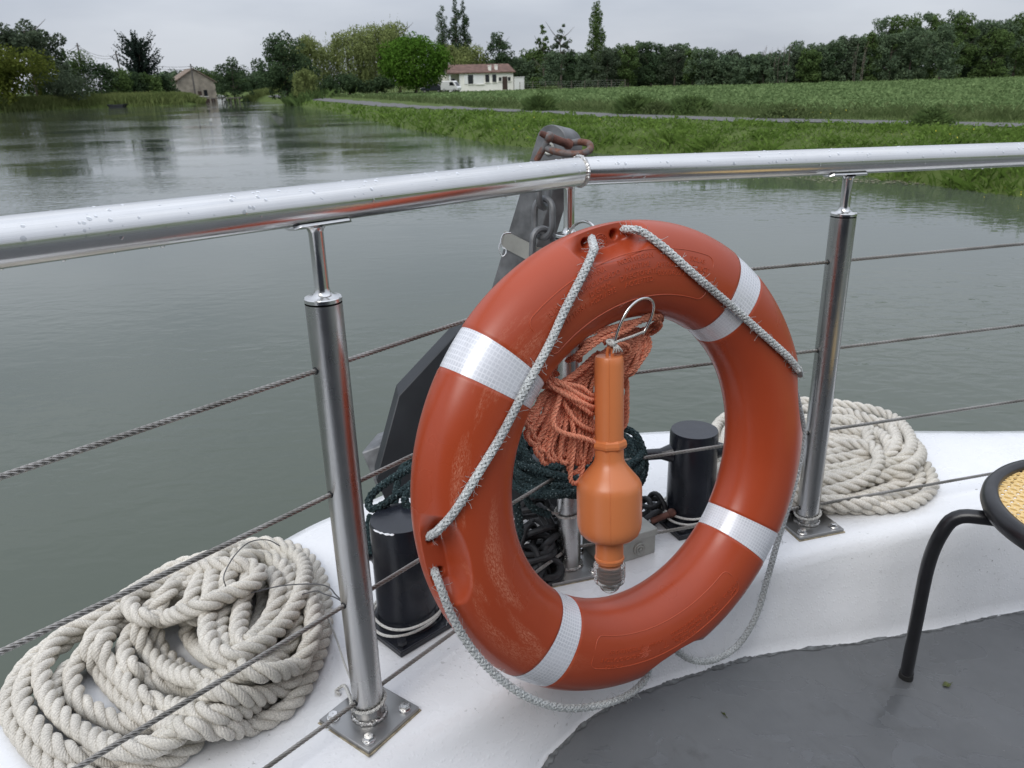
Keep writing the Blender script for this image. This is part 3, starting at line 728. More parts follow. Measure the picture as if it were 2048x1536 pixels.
# shrubs along the far side of the path
for i, (px, ty, by, hw, lab) in enumerate([(1268, 184, 228, 30, 'dark shrub by the path, leftmost of the close pair'), (1382, 188, 228, 40, 'wide dark shrub by the path, right of the close pair'), (1315, 200, 229, 26, 'low shrub between the two dark shrubs by the path'), (1570, 206, 236, 50, 'low spreading bramble right of the dark path shrubs'), (1080, 186, 222, 26, 'low dark weedy shrub by the path in front of the white house'), (1862, 214, 250, 34, 'leafy dock plant clump by the path far right')]):
    g = onz(px, by, GZ); D = g[1]
    p = far(px, ty, D); root = empty('path_shrub', (g[0], g[1], GZ)); h = p[2] - GZ; rad = hw * D / FPX
    tag(root, lab, 'shrub', 'shrubs along the path')
    h = max(h, .45)
    mb = crown_mesh('bush', h * .8, rad * .8, .15, 1100)
    q = rng.normal(size=(1500, 2)) * rad * .5; hh_ = h * np.exp(-(np.hypot(q[:, 0], q[:, 1]) / rad) ** 2) * rng.uniform(.5, 1.25, 1500)
    mb.add(*blades(np.column_stack([q, np.zeros(1500)]), hh_, np.full(1500, .022), .35))
    q = q[:700]; mb.add(*leaf_quads(np.column_stack([q, hh_[:700] * rng.uniform(.4, 1, 700)]), .12 * rng.uniform(.6, 1.4, 700), [0, 0, 1], .2))
    mb.build('crown', LF['green' if i in (0, 1) else 'verge' if i in (3, 2) else 'green'], root, smooth=False)

# ------------------------------------------------------------------ grass, reeds, crops
def scatter(n, xr, yr, dens):
    Y = yr[0] * (yr[1] / yr[0]) ** rng.random(n); X = rng.uniform(-1, 1, n) * Y * .78
    m = (X > xr[0]) & (X < xr[1]); return X[m], Y[m]
X, Y = scatter(900000, (-40, 40), (8, 128), None)
s = river_sd(X, Y); right = X > -50
pd = path_sd(X, Y)
m = (s > -.10) & (pd < -.85) & right
clump = (np.sin(X * 2.1 + 1.3 * np.sin(Y * 1.7)) * np.sin(Y * 1.9 + 1.1 * np.sin(X * 1.3)) + .5 * np.sin(X * 5.1 + Y * 3.3)) * .5 + .5
clump = np.clip(clump, .02, 1)
m &= rng.random(len(X)) < (.25 + .75 * clump) * .34
x, y = X[m], Y[m]; z = ground_z(x, y); cl_ = clump[m]; ss = s[m]; pp = -pd[m]
hh = (.14 + .40 * cl_ ** 1.5 * rng.random(len(x))) * np.clip(pp / 3.0, .22, 1) * np.where(ss < 1.2, 1.35, .85)
sc_ = np.clip(y / 30, .75, 2.4)
mb = MB(); mb.add(*blades(np.stack([x, y, z - .02], 1), hh * sc_ ** .4, .016 * sc_ * (1 + .8 * rng.random(len(x))), .5))
k = rng.random(len(x)) < .22
mb.add(*leaf_quads(np.stack([x, y, z + hh * .7], 1)[k], (.10 * sc_ ** .7)[k] * rng.uniform(.6, 1.6, k.sum()), [0, -.3, 1], .45, 1.15))
tag(mb.build('bank_grass', LF['grass'], smooth=False), 'lush green grass and weeds growing on the right river bank', 'grass', kind='stuff')
m = (pd > .85) & (pd < 10) & (s > 6) & right
m &= rng.random(len(X)) < .5 * np.clip(1.3 - pd / 9, .1, 1) * (.35 + .65 * clump)
x, y = X[m], Y[m]; sc_ = np.clip(y / 30, .75, 2.6)
hh = (.16 + .42 * clump[m] * rng.random(len(x))) * np.clip((pd[m] - .6) / 2.0, .25, 1)
mb = MB(); mb.add(*blades(np.stack([x, y, ground_z(x, y)], 1), hh * sc_ ** .3, .013 * sc_, .3))
tag(mb.build('verge_grass', LF['verge'], smooth=False), 'tall seeding grass on the far verge of the path', 'grass', kind='stuff')
n = 420000
Yf = 24 * (140 / 24.) ** rng.random(n); Xf = rng.uniform(-.35, .80, n) * Yf
s = river_sd(Xf, Yf); pd = path_sd(Xf, Yf); m = (pd > 6.0) & (s > 6)
row = np.abs(((Xf * .35 + Yf * .94) / .9) % 1 - .5)
m &= rng.random(n) < np.where(row < .34, .26, .10)
x, y = Xf[m], Yf[m]; sc_ = np.clip(y / 40, .8, 2.2)
mb = MB(); mb.add(*leaf_quads(np.stack([x, y, GZ + rng.uniform(.04, .22, len(x))], 1), .17 * sc_ * rng.uniform(.6, 1.3, len(x)), [0, 0, 1], .4))
tag(mb.build('field_crop', LF['crop'], smooth=False), 'low leafy green crop covering the field', 'crop', kind='stuff')
# reeds along the left bank and the tuft under the loose tree
lb = spline(np.array([(-42, 176), (-53, 153), (-54, 147), (-58, 142.2), (-67.5, 140.2), (-72, 131), (-75, 124)], float), step=.5)
q = lb[rng.integers(len(lb), size=26000)] + rng.normal(size=(26000, 2)) * [1.0, 1.6] + [-1.2, 1.6]
sdq = river_sd(q[:, 0], q[:, 1]); q = q[(sdq > -.6) & (sdq < 6)]
mb = MB(); zq = np.maximum(ground_z(q[:, 0], q[:, 1]), WZ)
mb.add(*blades(np.column_stack([q, zq]), rng.uniform(.7, 1.45, len(q)), np.full(len(q), .07), .14))
tag(mb.build('reed_bed', LF['reed'], smooth=False), 'tall green reeds lining the left bank below the old stone house', 'reeds', kind='stuff')
mb = MB(); q = np.array([-31.5, 118.0]) + rng.normal(size=(2600, 2)) * [2.4, 4.5]; mm = river_sd(q[:, 0], q[:, 1]) > -.6; q = q[mm]
mb.add(*blades(np.column_stack([q, np.maximum(ground_z(q[:, 0], q[:, 1]), WZ)]), rng.uniform(.8, 1.9, len(q)), np.full(len(q), .08), .3))
tag(mb.build('bank_reeds', LF['green'], smooth=False), 'dark reed clump at the water foot of the loose bank tree', 'reeds', kind='stuff')
# yellow flowers
mb = MB()
for (px, py, n, sp) in [(1405, 300, 26, .5), (1880, 300, 14, .6), (2000, 345, 40, .5), (2030, 362, 26, .35), (1250, 262, 12, .8), (1640, 262, 10, 1), (1020, 258, 14, 1.2)]:
    g = onz(px, py, -1.05); q = g[:2] + rng.normal(size=(n, 2)) * sp
    mb.add(*leaf_quads(np.column_stack([q, ground_z(q[:, 0], q[:, 1]) + rng.uniform(.22, .42, n)]), .03 * g[1] ** .7 / 7.5, None, 0))
tag(mb.build('yellow_flowers', M['yellow'], smooth=False), 'small yellow flowers dotted over the bank grass', 'flowers', kind='stuff')
# floating weed lines near the bank
mb = MB()
for (px, py, w, n) in [(1700, 360, 1.3, 200), (1800, 367, 1.2, 160), (940, 281, 2.2, 60), (870, 262, 2.2, 40)]:
    g = onz(px, py, WZ); q = rng.normal(size=(n, 2)) * [w, .18]
    mb.add(*leaf_quads(np.column_stack([g[:2] + q @ np.array([[.88, -.47], [.47, .88]]), np.full(n, WZ + .012) + rng.random(n) * .012]), .10 * rng.uniform(.4, 1.2, n), [0, 0, 1], .92))
tag(mb.build('floating_weed', simple('dry_floating_weed', (.22, .20, .14), .9), smooth=False), 'thin streaks of dry weed floating beside the right bank', 'weed', kind='stuff')

# ------------------------------------------------------------------ white house
def facade_axes(P0, P1):
    a = unit([P1[0] - P0[0], P1[1] - P0[1], 0]); n = np.array([a[1], -a[0], 0]); return a, n
H0, H1 = far(899, 182, 150), far(1027, 180, 154); hb = GZ
ax_, nx_ = facade_axes(H0, H1); wid = np.linalg.norm((H1 - H0)[:2]); hz_ = np.array([0, 0, 1.0])
AX = np.array([ax_, -nx_, hz_])     # along, back, up
O = np.array([H0[0], H0[1], hb])
def hp(u, v, w): return O + AX[0] * u + AX[1] * v + AX[2] * w
house = empty('white_house', O); tag(house, 'long low cream house with a red tile roof beyond the field', 'house')
eh, dpt = 3.05, 7.0
mb = MB()
box(mb, hp(wid * .59, dpt / 2, eh / 2), (wid * .82, dpt, eh), AX)
box(mb, hp(wid * .09, dpt / 2 + 1.1, eh / 2), (wid * .18 - .01, dpt - 2.2, eh), AX)
for s_ in (0, 1):
    g = [hp(wid * s_, 0, eh), hp(wid * s_, dpt, eh), hp(wid * s_, dpt / 2, eh + 1.15)]
    prism(mb, g, AX[0] * (.12 if s_ == 0 else -.12))
wl = mb.build('wall', M['cream'], house, smooth=False)
mb = MB(); ov = .35
for sgn in (0, 1):
    y0, y1 = (-ov, dpt / 2) if sgn == 0 else (dpt + ov, dpt / 2)
    P = [hp(-ov, y0, eh - .1), hp(wid + ov, y0, eh - .1), hp(wid + ov, y1, eh + 1.3), hp(-ov, y1, eh + 1.3)]
    prism(mb, P, hz_ * .16)
rf = mb.build('roof', M['tile'], house, smooth=False)
for u, v, hh_ in ((wid * .13, 4.8, .5), (wid * .645, .5, .35), (wid * .755, .8, .6)):
    mb = MB(); box(mb, hp(u, v, eh + .62 + (v > 3) * .55), (.45, .45, hh_ + .5), AX); box(mb, hp(u, v, eh + .92 + (v > 3) * .55 + hh_ / 2), (.58, .58, .12), AX); mb.build('chimney', M['cream'], rf, smooth=False)
mb = MB(); box(mb, hp(.2, .18, eh / 2), (.32, .32, eh), AX); box(mb, hp(wid * .175, .18, eh / 2), (.3, .3, eh - .004), AX)
box(mb, hp(wid * .09, .12, .95), (wid * .16, .1, .08), AX)
for u in np.linspace(.5, wid * .16, 9): box(mb, hp(u, .12, .48), (.06, .06, .9), AX)
mb.build('porch', M['whitep'], house, smooth=False)
def opening(u, w_, z0, z1, mat='glass', nm='window', shutters=False):
    mb = MB(); box(mb, hp(u, .02, (z0 + z1) / 2), (w_, .12, z1 - z0), AX); f = mb.build(nm, M[mat], house, smooth=False)
    mb = MB(); box(mb, hp(u, -.06, z0 - .05), (w_ + .2, .2, .1), AX); mb.build('sill', M['cream'], f, smooth=False)
    if shutters:
        for q in (-1, 1):
            mb = MB(); box(mb, hp(u + q * (w_ * .5 + .36), -.05, (z0 + z1) / 2), (.66, .06, z1 - z0), AX); mb.build('shutter', M['whitep'], f, smooth=False)
opening(wid * .33, .95, 1.2, 2.7, shutters=True)
opening(wid * .47, 1.5, 1.15, 2.6, 'whitep', 'window', False)
opening(wid * .59, .75, 1.4, 2.7); opening(wid * .70, .75, 1.4, 2.7); opening(wid * .79, .5, 1.55, 2.2); opening(wid * .935, .5, 1.55, 2.2)
opening(wid * .865, .95, .05, 2.3, 'shut', 'door')
mb = MB(); box(mb, hp(wid * .09, 2.1, 1.05), (1.1, .1, 2.1), AX); mb.build('door', M['glass'], house, smooth=False)
mb = MB(); box(mb, hp(wid + 1.15, .9, 1.05), (1.9, 1.8, 2.1), AX); box(mb, hp(wid + 1.15, .9, 2.15), (2.06, 1.96, .1), AX)
mb.build('annex', M['whitep'], house, smooth=False)
reparent(house, O)

# vehicles beside the white house
def wheel(par, c, r_, axis):
    mb = MB(); ax = unit(axis)
    lathe(mb, [(r_ * .55, -.1), (r_ * .92, -.1), (r_, -.06), (r_, .06), (r_ * .92, .1), (r_ * .55, .1)], c, ax, 20); w = mb.build('wheel', M['tyre'], par)
    mb = MB(); lathe(mb, [(.001, -.085), (r_ * .56, -.085), (r_ * .56, .085), (.001, .085)], c, ax, 16); mb.build('rim', M['alu'], w)
def car(name, P, yaw, prof, cabin, wdt, mat, label, cat, glass_side):
    a = np.array([math.cos(yaw), math.sin(yaw), 0]); b = np.array([-a[1], a[0], 0]); up = np.array([0, 0, 1.0])
    root = empty(name, P); tag(root, label, cat)
    mb = MB(); prism(mb, [np.asarray(P) + a * x + up * z - b * wdt / 2 for x, z in prof], b * wdt); bevel(mb.build('body', M[mat], root, angle=25), .09, 3)
    mb = MB(); prism(mb, [np.asarray(P) + a * x + up * z - b * (wdt / 2 + .012) for x, z in cabin], b * (wdt + .024)); mb.build('side_window', M['glass'], root, smooth=False)
    mb = MB()
    for p0, p1 in glass_side:
        d = np.array([p1[0] - p0[0], p1[1] - p0[1]]); nrm = np.array([-d[1], d[0]]) / np.hypot(*d) * .015
        q0 = np.array(p0) + nrm; q1 = np.array(p1) + nrm
        prism(mb, [np.asarray(P) + a * x + up * z - b * (wdt / 2 - .16) for x, z in (p0, p1, q1, q0)], b * (wdt - .32))
    mb.build('windscreen', M['glass'], root, smooth=False)
    xs = [p[0] for p in prof]; x0, x1 = min(xs), max(xs)
    for x in (x0 + (x1 - x0) * .2, x0 + (x1 - x0) * .8):
        for q in (-1, 1): wheel(root, np.asarray(P) + a * x + up * .3 + b * q * (wdt / 2 - .1), .3, b)
    for q in (-1, 1):
        mb = MB(); sphere(mb, np.asarray(P) + a * (x1 - .02) + up * .68 + b * q * (wdt / 2 - .28), .11, 10, 6); mb.build('headlight', M['whitep'], root)
    reparent(root, P)
pv = far(902, 186, 142); pv = np.array([pv[0], pv[1], GZ + .02])
car('parked_van', pv, R(-20), [(-1.5, .3), (1.55, .3), (1.6, .75), (1.35, .95), (.95, 1.65), (.7, 1.78), (-1.3, 1.78), (-1.5, 1.6)], [(.15, 1.05), (1.05, 1.05), (.75, 1.6), (.15, 1.6)], 1.6, 'whitep', 'small white van parked in front of the white house porch', 'van', [((1.38, .97), (.98, 1.62))])
pc = far(866, 188, 143); pc = np.array([pc[0], pc[1], GZ + .02])
car('parked_car', pc, R(170), [(-1.9, .3), (1.9, .3), (1.95, .7), (1.0, .9), (.5, 1.4), (-1.0, 1.42), (-1.6, .95), (-1.95, .9)], [(-1.25, .95), (.75, .95), (.42, 1.32), (-.95, 1.34)], 1.65, 'carpaint', 'dark blue car parked left of the small white van', 'car', [((.95, .92), (.52, 1.38))])

# ------------------------------------------------------------------ old stone house on the left bank
S0, S1 = far(349, 186, 168), far(433, 188, 172)
ax2, n2 = facade_axes(S0, S1); w2 = np.linalg.norm((S1 - S0)[:2]); zb = float(ground_z(np.array([S0[0]]), np.array([S0[1]]))[0])
AX = np.array([ax2, -n2, hz_]); O = np.array([S0[0], S0[1], zb]); wid = w2
stone = empty('stone_house', O); tag(stone, 'old bare stone house with a low gable on the left bank', 'house')
top = far(385, 138, 169)[2] - zb; ev = top * .78
mb = MB(); u0 = .8
prism(mb, [hp(u0, 0, -.4), hp(wid, 0, -.4), hp(wid, 0, ev * .86), hp(wid * .52, 0, top), hp(u0, 0, ev * .92)], AX[1] * 8.0)
house = stone
mb.build('wall', M['stone'], stone, smooth=False)
mb = MB()
prism(mb, [hp(u0 - .4, -.3, ev * .92 - .15), hp(wid * .52, -.3, top + .02), hp(wid * .52, -.3, top + .2), hp(u0 - .4, -.3, ev * .92 + .06)], AX[1] * 8.6)
prism(mb, [hp(wid + .4, -.3, ev * .86 - .18), hp(wid * .52 + .004, -.3, top + .02), hp(wid * .52 + .004, -.3, top + .2), hp(wid + .4, -.3, ev * .86 + .04)], AX[1] * 8.6)
mb.build('roof', M['stonetile'], stone, smooth=False)
for (u, w_, z0, z1) in ((wid * .76, .8, .5, 1.9), (wid * .64, .7, .2, 2.0), (wid * .60, .7, 2.5, 3.4), (wid * .74, .7, 2.4, 3.6), (wid * .9, .8, .6, 2.0)):
    opening(u, w_, z0, min(z1, top * .8), 'shut' if z1 < 3.5 else 'glass', 'window')
mb = MB(); prism(mb, [hp(-.6, -.5, 2.5), hp(3.4, -.5, 2.0), hp(3.4, -.5, 2.1), hp(-.6, -.5, 2.62)], AX[1] * 3 - AX[1] * 0); mb.build('awning', M['whitep'], stone, smooth=False)
mb = MB(); box(mb, hp(.2, -.2, .95), (1.6, .4, 2.3), AX); mb.build('lean_to_wall', M['stone'], stone, smooth=False)
mb = MB(); box(mb, hp(wid + .9, .8, .9), (1.7, 2.4, 2.6), AX); prism(mb, [hp(wid, -.5, 2.2), hp(wid + 1.9, -.5, 2.2), hp(wid + 1.9, -.5, 2.3), hp(wid, -.5, 2.7)], AX[1] * 2.8); mb.build('annex', M['whitep'], stone, smooth=False)
reparent(stone, O)

# poles and wires
tops = []
for i, (px, ty, D, lab) in enumerate([(154, 86, 152, 'wooden utility pole left of the spiky conifer, rising from the hedge'), (231, 104, 160, 'leaning wooden utility pole close beside the spiky conifer'), (381, 128, 164, 'wooden utility pole in front of the old stone house')]):
    p = far(px, ty, D); zb = float(ground_z(np.array([p[0]]), np.array([p[1]]))[0]) - .4
    root = empty('utility_pole', (p[0], p[1], zb)); tag(root, lab, 'pole', 'poles along the left bank')
    mb = MB(); tube(mb, np.array([(0.5 if i == 1 else 0, 0, 0), (0, 0, p[2] - zb)]), [.19, .13], 8); mb.build('shaft', M['pole'], root)
    mb = MB(); box(mb, (0, 0, p[2] - zb - .45), (.8, .12, .12)); mb.build('crossarm', M['pole'], root, smooth=False)
    tops.append(p + [0, 0, -.4])
ends = [far(60, 108, 146), *tops, far(505, 137, 190), far(610, 130, 200)]
for i in range(len(ends) - 1):
    for k in (0, 1):
        a, b = ends[i] + [0, 0, -.45 * k], ends[i + 1] + [0, 0, -.45 * k]; t = np.linspace(0, 1, 12)[:, None]
        P = a * (1 - t) + b * t; P[:, 2] -= (4 * t * (1 - t))[:, 0] * .9
        mb = MB(); tube(mb, P, .028, 4, cap=False)
        o = rebase(mb.build('overhead_wire', M['thin']), P[0]); tag(o, ['upper', 'lower'][k] + ' overhead wire ' + ['from the grey tree to the first pole', 'between the hedge pole and the conifer pole', 'from the conifer pole to the stone house pole', 'from the stone house pole towards the river bend', 'over the river bend to the right bank'][i], 'wire', 'overhead wires')

# wire fence right of the white house
F0, F1 = far(1040, 182, 142), far(1250, 182, 136)
fen = empty('wire_fence', (F0[0], F0[1], GZ)); tag(fen, 'thin wire fence with pale posts along the edge of the field', 'fence')
for t in np.linspace(0, 1, 9):
    p = F0 * (1 - t) + F1 * t; mb = MB(); tube(mb, np.array([(p[0], p[1], GZ - .2), (p[0], p[1], GZ + 1.35)]), .05, 6); mb.build('fence_post', M['palebark'], fen)
mb = MB()
for h_ in (.3, .6, .9, 1.25): tube(mb, np.array([(F0[0], F0[1], GZ + h_), (F1[0], F1[1], GZ + h_)]), .007, 4)
mb.build('fence_wire', M['alu'], fen)
reparent(fen, (F0[0], F0[1], GZ))
# moored punt by the reeds and the jetty under the dark tree
pb = onz(233, 215, WZ); mb = MB()
prism(mb, [pb + [-1.2, 0, .0], pb + [1.1, 0, .0], pb + [1.5, 0, .55], pb + [1.35, 0, .55], pb + [1.0, 0, .15], pb + [-1.1, 0, .15], pb + [-1.35, 0, .5], pb + [-1.5, 0, .5]], np.array([0, 1.1, 0]))
prism(mb, [pb + [-1.3, 0, .1], pb + [1.25, 0, .1], pb + [1.5, 0, .5], pb + [-1.5, 0, .46]], np.array([0, .05, 0]))
tag(rebase(mb.build('rowing_boat', M['dark'], smooth=False), pb), 'small dark rowing boat moored in front of the reeds', 'boat')
pj = onz(452, 205, WZ); mb = MB(); box(mb, pj + [0, 1, .75], (5.5, 1.6, .14))
for q in (-2.4, -.8, .8, 2.4): tube(mb, np.array([pj + [q, .4, -.6], pj + [q, .4, .9]]), .09, 6)
tag(rebase(mb.build('jetty', M['pole'], smooth=False), pj), 'low wooden jetty at the water under the dark round tree', 'jetty')

# ================================================================== THE BOAT
def dz_at(x):                         # deck floor below the ledge, falling away to the right
    t = np.clip((np.asarray(x, float) - .10) / 1.05, 0, 1); return -.14 - .14 * t * t * (3 - 2 * t)
DZ = -.17
outer = np.array([(-2.05, -1.6), (-1.62, -.6), (-1.25, .28), (-.842, 1.022), (-.526, 1.545), (-.358, 1.72), (-.16, 1.905), (.08, 2.03), (.347, 2.085), (.72, 2.09), (1.13, 2.05), (1.5, 2.03), (2.2, 2.05), (3.4, 2.1)])
crease = np.array([(-1.45, -1.8), (-1.05, -.75), (-.72, .15), (-.40, .76), (-.256, .905), (-.08, 1.029), (.06, 1.135), (.2, 1.245), (.37, 1.352), (.52, 1.425), (.652, 1.478), (.90, 1.560), (1.19, 1.645), (1.6, 1.72), (2.3, 1.76), (3.4, 1.8)])
floor_px = [(1090, 1536), (1135, 1482), (1180, 1440), (1232, 1410), (1290, 1385), (1400, 1348), (1530, 1312), (1700, 1290), (1850, 1265), (2048, 1225)]
fl_pts = []
for x_, y_ in floor_px:
    z_ = -.15
    for _ in range(20): q_ = onz(x_, y_, z_); z_ = float(dz_at(q_[0]))
    fl_pts.append(q_[:2])
floor_e = np.array([(-1.25, -1.9), (-.85, -.85), (-.5, .0), (-.22, .52), (-.10, .74), (.0, .93)] + [tuple(q) for q in fl_pts] + [(1.75, 1.64), (2.3, 1.66), (3.4, 1.7)])
NS = 640
def sm2(P, n): return spline(np.column_stack([P, np.zeros(len(P))]), n)[:, :2]
# matched stations: dense in the visible stretch
o_, c_, f_ = sm2(outer, NS), sm2(crease, NS), sm2(floor_e, NS)
def near_param(P, key):              # stretch so that stations face each other
    s = np.concatenate([[0], np.cumsum(np.hypot(*np.diff(P, axis=0).T))]); ks = []
    for q in key: ks.append(s[np.argmin(np.hypot(*(P - q).T))])
    g = np.interp(np.linspace(0, len(key) - 1, NS), np.arange(len(key)), ks)
    return np.stack([np.interp(g, s, P[:, k]) for k in (0, 1)], 1)
o_ = near_param(o_, [(-2.05, -1.6), (-1.25, .28), (-.526, 1.545), (.08, 2.03), (.72, 2.09), (1.3, 2.04), (3.4, 2.1)])
c_ = near_param(c_, [(-1.45, -1.8), (-.72, .15), (-.2, .94), (.2, 1.245), (.62, 1.466), (1.19, 1.645), (3.4, 1.8)])
f_ = near_param(f_, [(-1.25, -1.9), (-.5, .0), (.0, .93), tuple(fl_pts[3]), tuple(fl_pts[6]), tuple(fl_pts[9]), (3.4, 1.7)])
DZS = dz_at(f_[:, 0])
q_ = np.arange(NS)
c_ = c_ + (.0030 * np.sin(q_ * .062) + .0018 * np.sin(q_ * .17 + 1) + .0012 * np.sin(q_ * .041 + 2))[:, None] * unit([-.6, .8])
boat = empty('boat', (.1, .9, DZ)); tag(boat, 'white painted steel boat deck edge with a grey floor above the river', 'boat')
prof = []
out_dir = o_ - c_; out_dir /= np.linalg.norm(out_dir, axis=1)[:, None]
in_dir = f_ - c_
in_n = -out_dir
wv = lambda k, a: a * np.sin(np.arange(NS) * k + a * 900)[:, None]
def row(xy, z): return np.column_stack([xy, np.broadcast_to(z, (NS,))])
rows = [row(o_ - out_dir * .35, -2.4), row(o_ + out_dir * .0, -.62), row(o_ + out_dir * .03, -.10), row(o_ + out_dir * .028, -.035), row(o_ + out_dir * .012, -.008), row(o_ - out_dir * .02, -.001)]
for t in (.15, .3, .5, .7, .85): rows.append(row(o_ * (1 - t) + c_ * t, .002 * math.sin(t * 9)))
rows += [row(c_ + out_dir * .035, .0), row(c_ + out_dir * .015, -.001), row(c_ + in_dir * .0 - out_dir * .002, -.006), row(c_ + in_dir * .06 - out_dir * .010, -.016), row(c_ + in_dir * .13 - out_dir * .014, -.032)]
for t in (.3, .5, .7, .85): rows.append(row(c_ + in_dir * t - out_dir * .014 * (1 - t), DZS * (.10 + .90 * t)))
rows += [row(c_ + in_dir * .95, DZS * .972), row(f_ + in_n * .006, DZS - .0015), row(f_ + in_n * .03, DZS - .006)]
G = np.stack(rows, 1); n_, k_ = G.shape[:2]
mb = MB(); a_ = np.arange(n_ - 1)[:, None] * k_; b_ = np.arange(k_ - 1)[None, :]
mb.add(G, np.stack([a_ + b_, a_ + b_ + 1, a_ + k_ + b_ + 1, a_ + k_ + b_], -1).reshape(-1, 4))
mb.build('gunwale', M['white'], boat, angle=60)
mb = MB(); fl_ = f_ + in_n * (.0022 * np.sin(np.arange(NS) * .37) + .0014 * np.sin(np.arange(NS) * 1.1 + 1) + rng.normal(size=NS) * .0011)[:, None]
inner = np.stack([row(fl_ + in_n * t, DZS + z) for t, z in ((-.010, .004), (.004, .0035))], 1)
# floor sheet: fan of strips towards the inside
cen_ = np.array([1.4, -1.2]); rings = [inner[:, 0], inner[:, 1]]
for t in np.linspace(.03, 1, 26): xy_ = fl_ * (1 - t) + cen_ * t; rings.append(np.column_stack([xy_, (DZS * (1 - t) + dz_at(xy_[:, 0]) * t if t < .2 else dz_at(xy_[:, 0])) + .0035]))
G = np.stack(rings, 1); n_, k_ = G.shape[:2]; a_ = np.arange(n_ - 1)[:, None] * k_; b_ = np.arange(k_ - 1)[None, :]
mb.add(G, np.stack([a_ + b_, a_ + b_ + 1, a_ + k_ + b_ + 1, a_ + k_ + b_], -1).reshape(-1, 4))
mb.build('deck_floor', M['deck'], boat, angle=60)
mb = MB()                             # ragged dark paint line where the floor meets the wall
wd = np.clip(.0012 + .0024 * np.convolve(rng.normal(size=NS + 8), np.ones(9) / 3.2, 'valid')[:NS], .0002, .0075); jt = rng.normal(size=NS) * .0008
A_ = row(f_ - in_n * (wd + jt)[:, None] * .9, DZS + .0050 + wd * .5); B_ = row(fl_ + in_n * (wd * .8 + .004)[:, None], DZS + .0050)
a_ = np.arange(NS - 1); mb.add(np.concatenate([A_, B_]), np.stack([a_, a_ + NS, a_ + NS + 1, a_ + 1], 1)); mb.build('paint_edge', M['grime'], boat, angle=60)
reparent(boat, (.1, .9, DZ))

# ------------------------------------------------------------------ guard rail
PA, PB, PC = np.array([-.242, 1.012, 0]), np.array([.108, 1.418, 0]), np.array([.653, 1.564, 0])
RA, RB, RC = np.array([-.237, 1.013, .812]), np.array([.126, 1.416, .800]), np.array([.648, 1.566, .790])
rail = empty('guard_rail', PB); tag(rail, 'stainless steel guard rail bent round the bow with posts and four wire ropes', 'railing')
TUB = .0241
dl = unit(RA - RB); dr = unit(RC - RB)
PD_, PZ_ = PC + unit([*(PC - PB)[:2], 0]) * 1.05, PA + unit([*(PA - PB)[:2], 0]) * .95
EL = RB + dl * 1.62 + np.array([-.012, -.012, 0]); ER = RB + dr * 1.80
mb = MB()
Pl = spline([RB, RB + dl * .25, RB + dl * .55, RB + dl * .95, EL], 60); Pr = spline([RB, RB + dr * .3, RB + dr * .7, ER], 60)
tube(mb, Pl, TUB, 48); tube(mb, Pr, TUB, 48)
hr = mb.build('handrail', M['steel'], rail)
# weld at the mitre
mb = MB(); bis = unit(dr - dl); e1_ = unit(np.cross(bis, [0, 0, 1])); e2_ = np.cross(e1_, bis); aa = np.linspace(0, 2 * np.pi, 90, endpoint=False)
Pw = RB + (TUB + .0006) * (np.cos(aa)[:, None] * e1_ * 1.06 + np.sin(aa)[:, None] * e2_) + rng.normal(size=(90, 3)) * .0003
tube(mb, Pw, .0028 + .0003 * np.sin(aa * 31) + rng.random(90) * .0004, 8, closed=True)
mb.build('weld_seam', M['weld'], hr)
# rain drops
mb = MB()
for P in (Pl, Pr):
    T, nn, BB, s = frames(P)
    for j in range(300):
        u = random.random() ** .9; i = int(u * (len(P) - 1)); fr = random.random()
        base = P[i] * (1 - fr) + P[min(i + 1, len(P) - 1)] * fr
        if np.linalg.norm(base - RB) > 1.15: continue
        hang = random.random() < .18
        toc = CAM - base; toc = unit(toc - T[i] * (toc @ T[i])); side = unit(np.cross(T[i], toc)); side = side if side[2] > 0 else -side
        ang = random.gauss(38, 30) if not hang else random.gauss(-104, 9)
        ang = R(max(-115, min(125, ang))); d = math.cos(ang) * toc + math.sin(ang) * side
        r_ = random.choice([.0009, .0011, .0014, .0018, .0025]) * (1.25 if hang else 1) * random.uniform(.8, 1.15)
        b2 = np.cross(T[i], d)
        sphere(mb, base + d * (TUB - r_ * .12), r_, 10, 6, (1.15, 1.0 + .25 * random.random(), .42 if not hang else .9), np.stack([T[i], b2, d]))
tag(mb.build('water_drops', M['drop'], hr), kind='stuff')

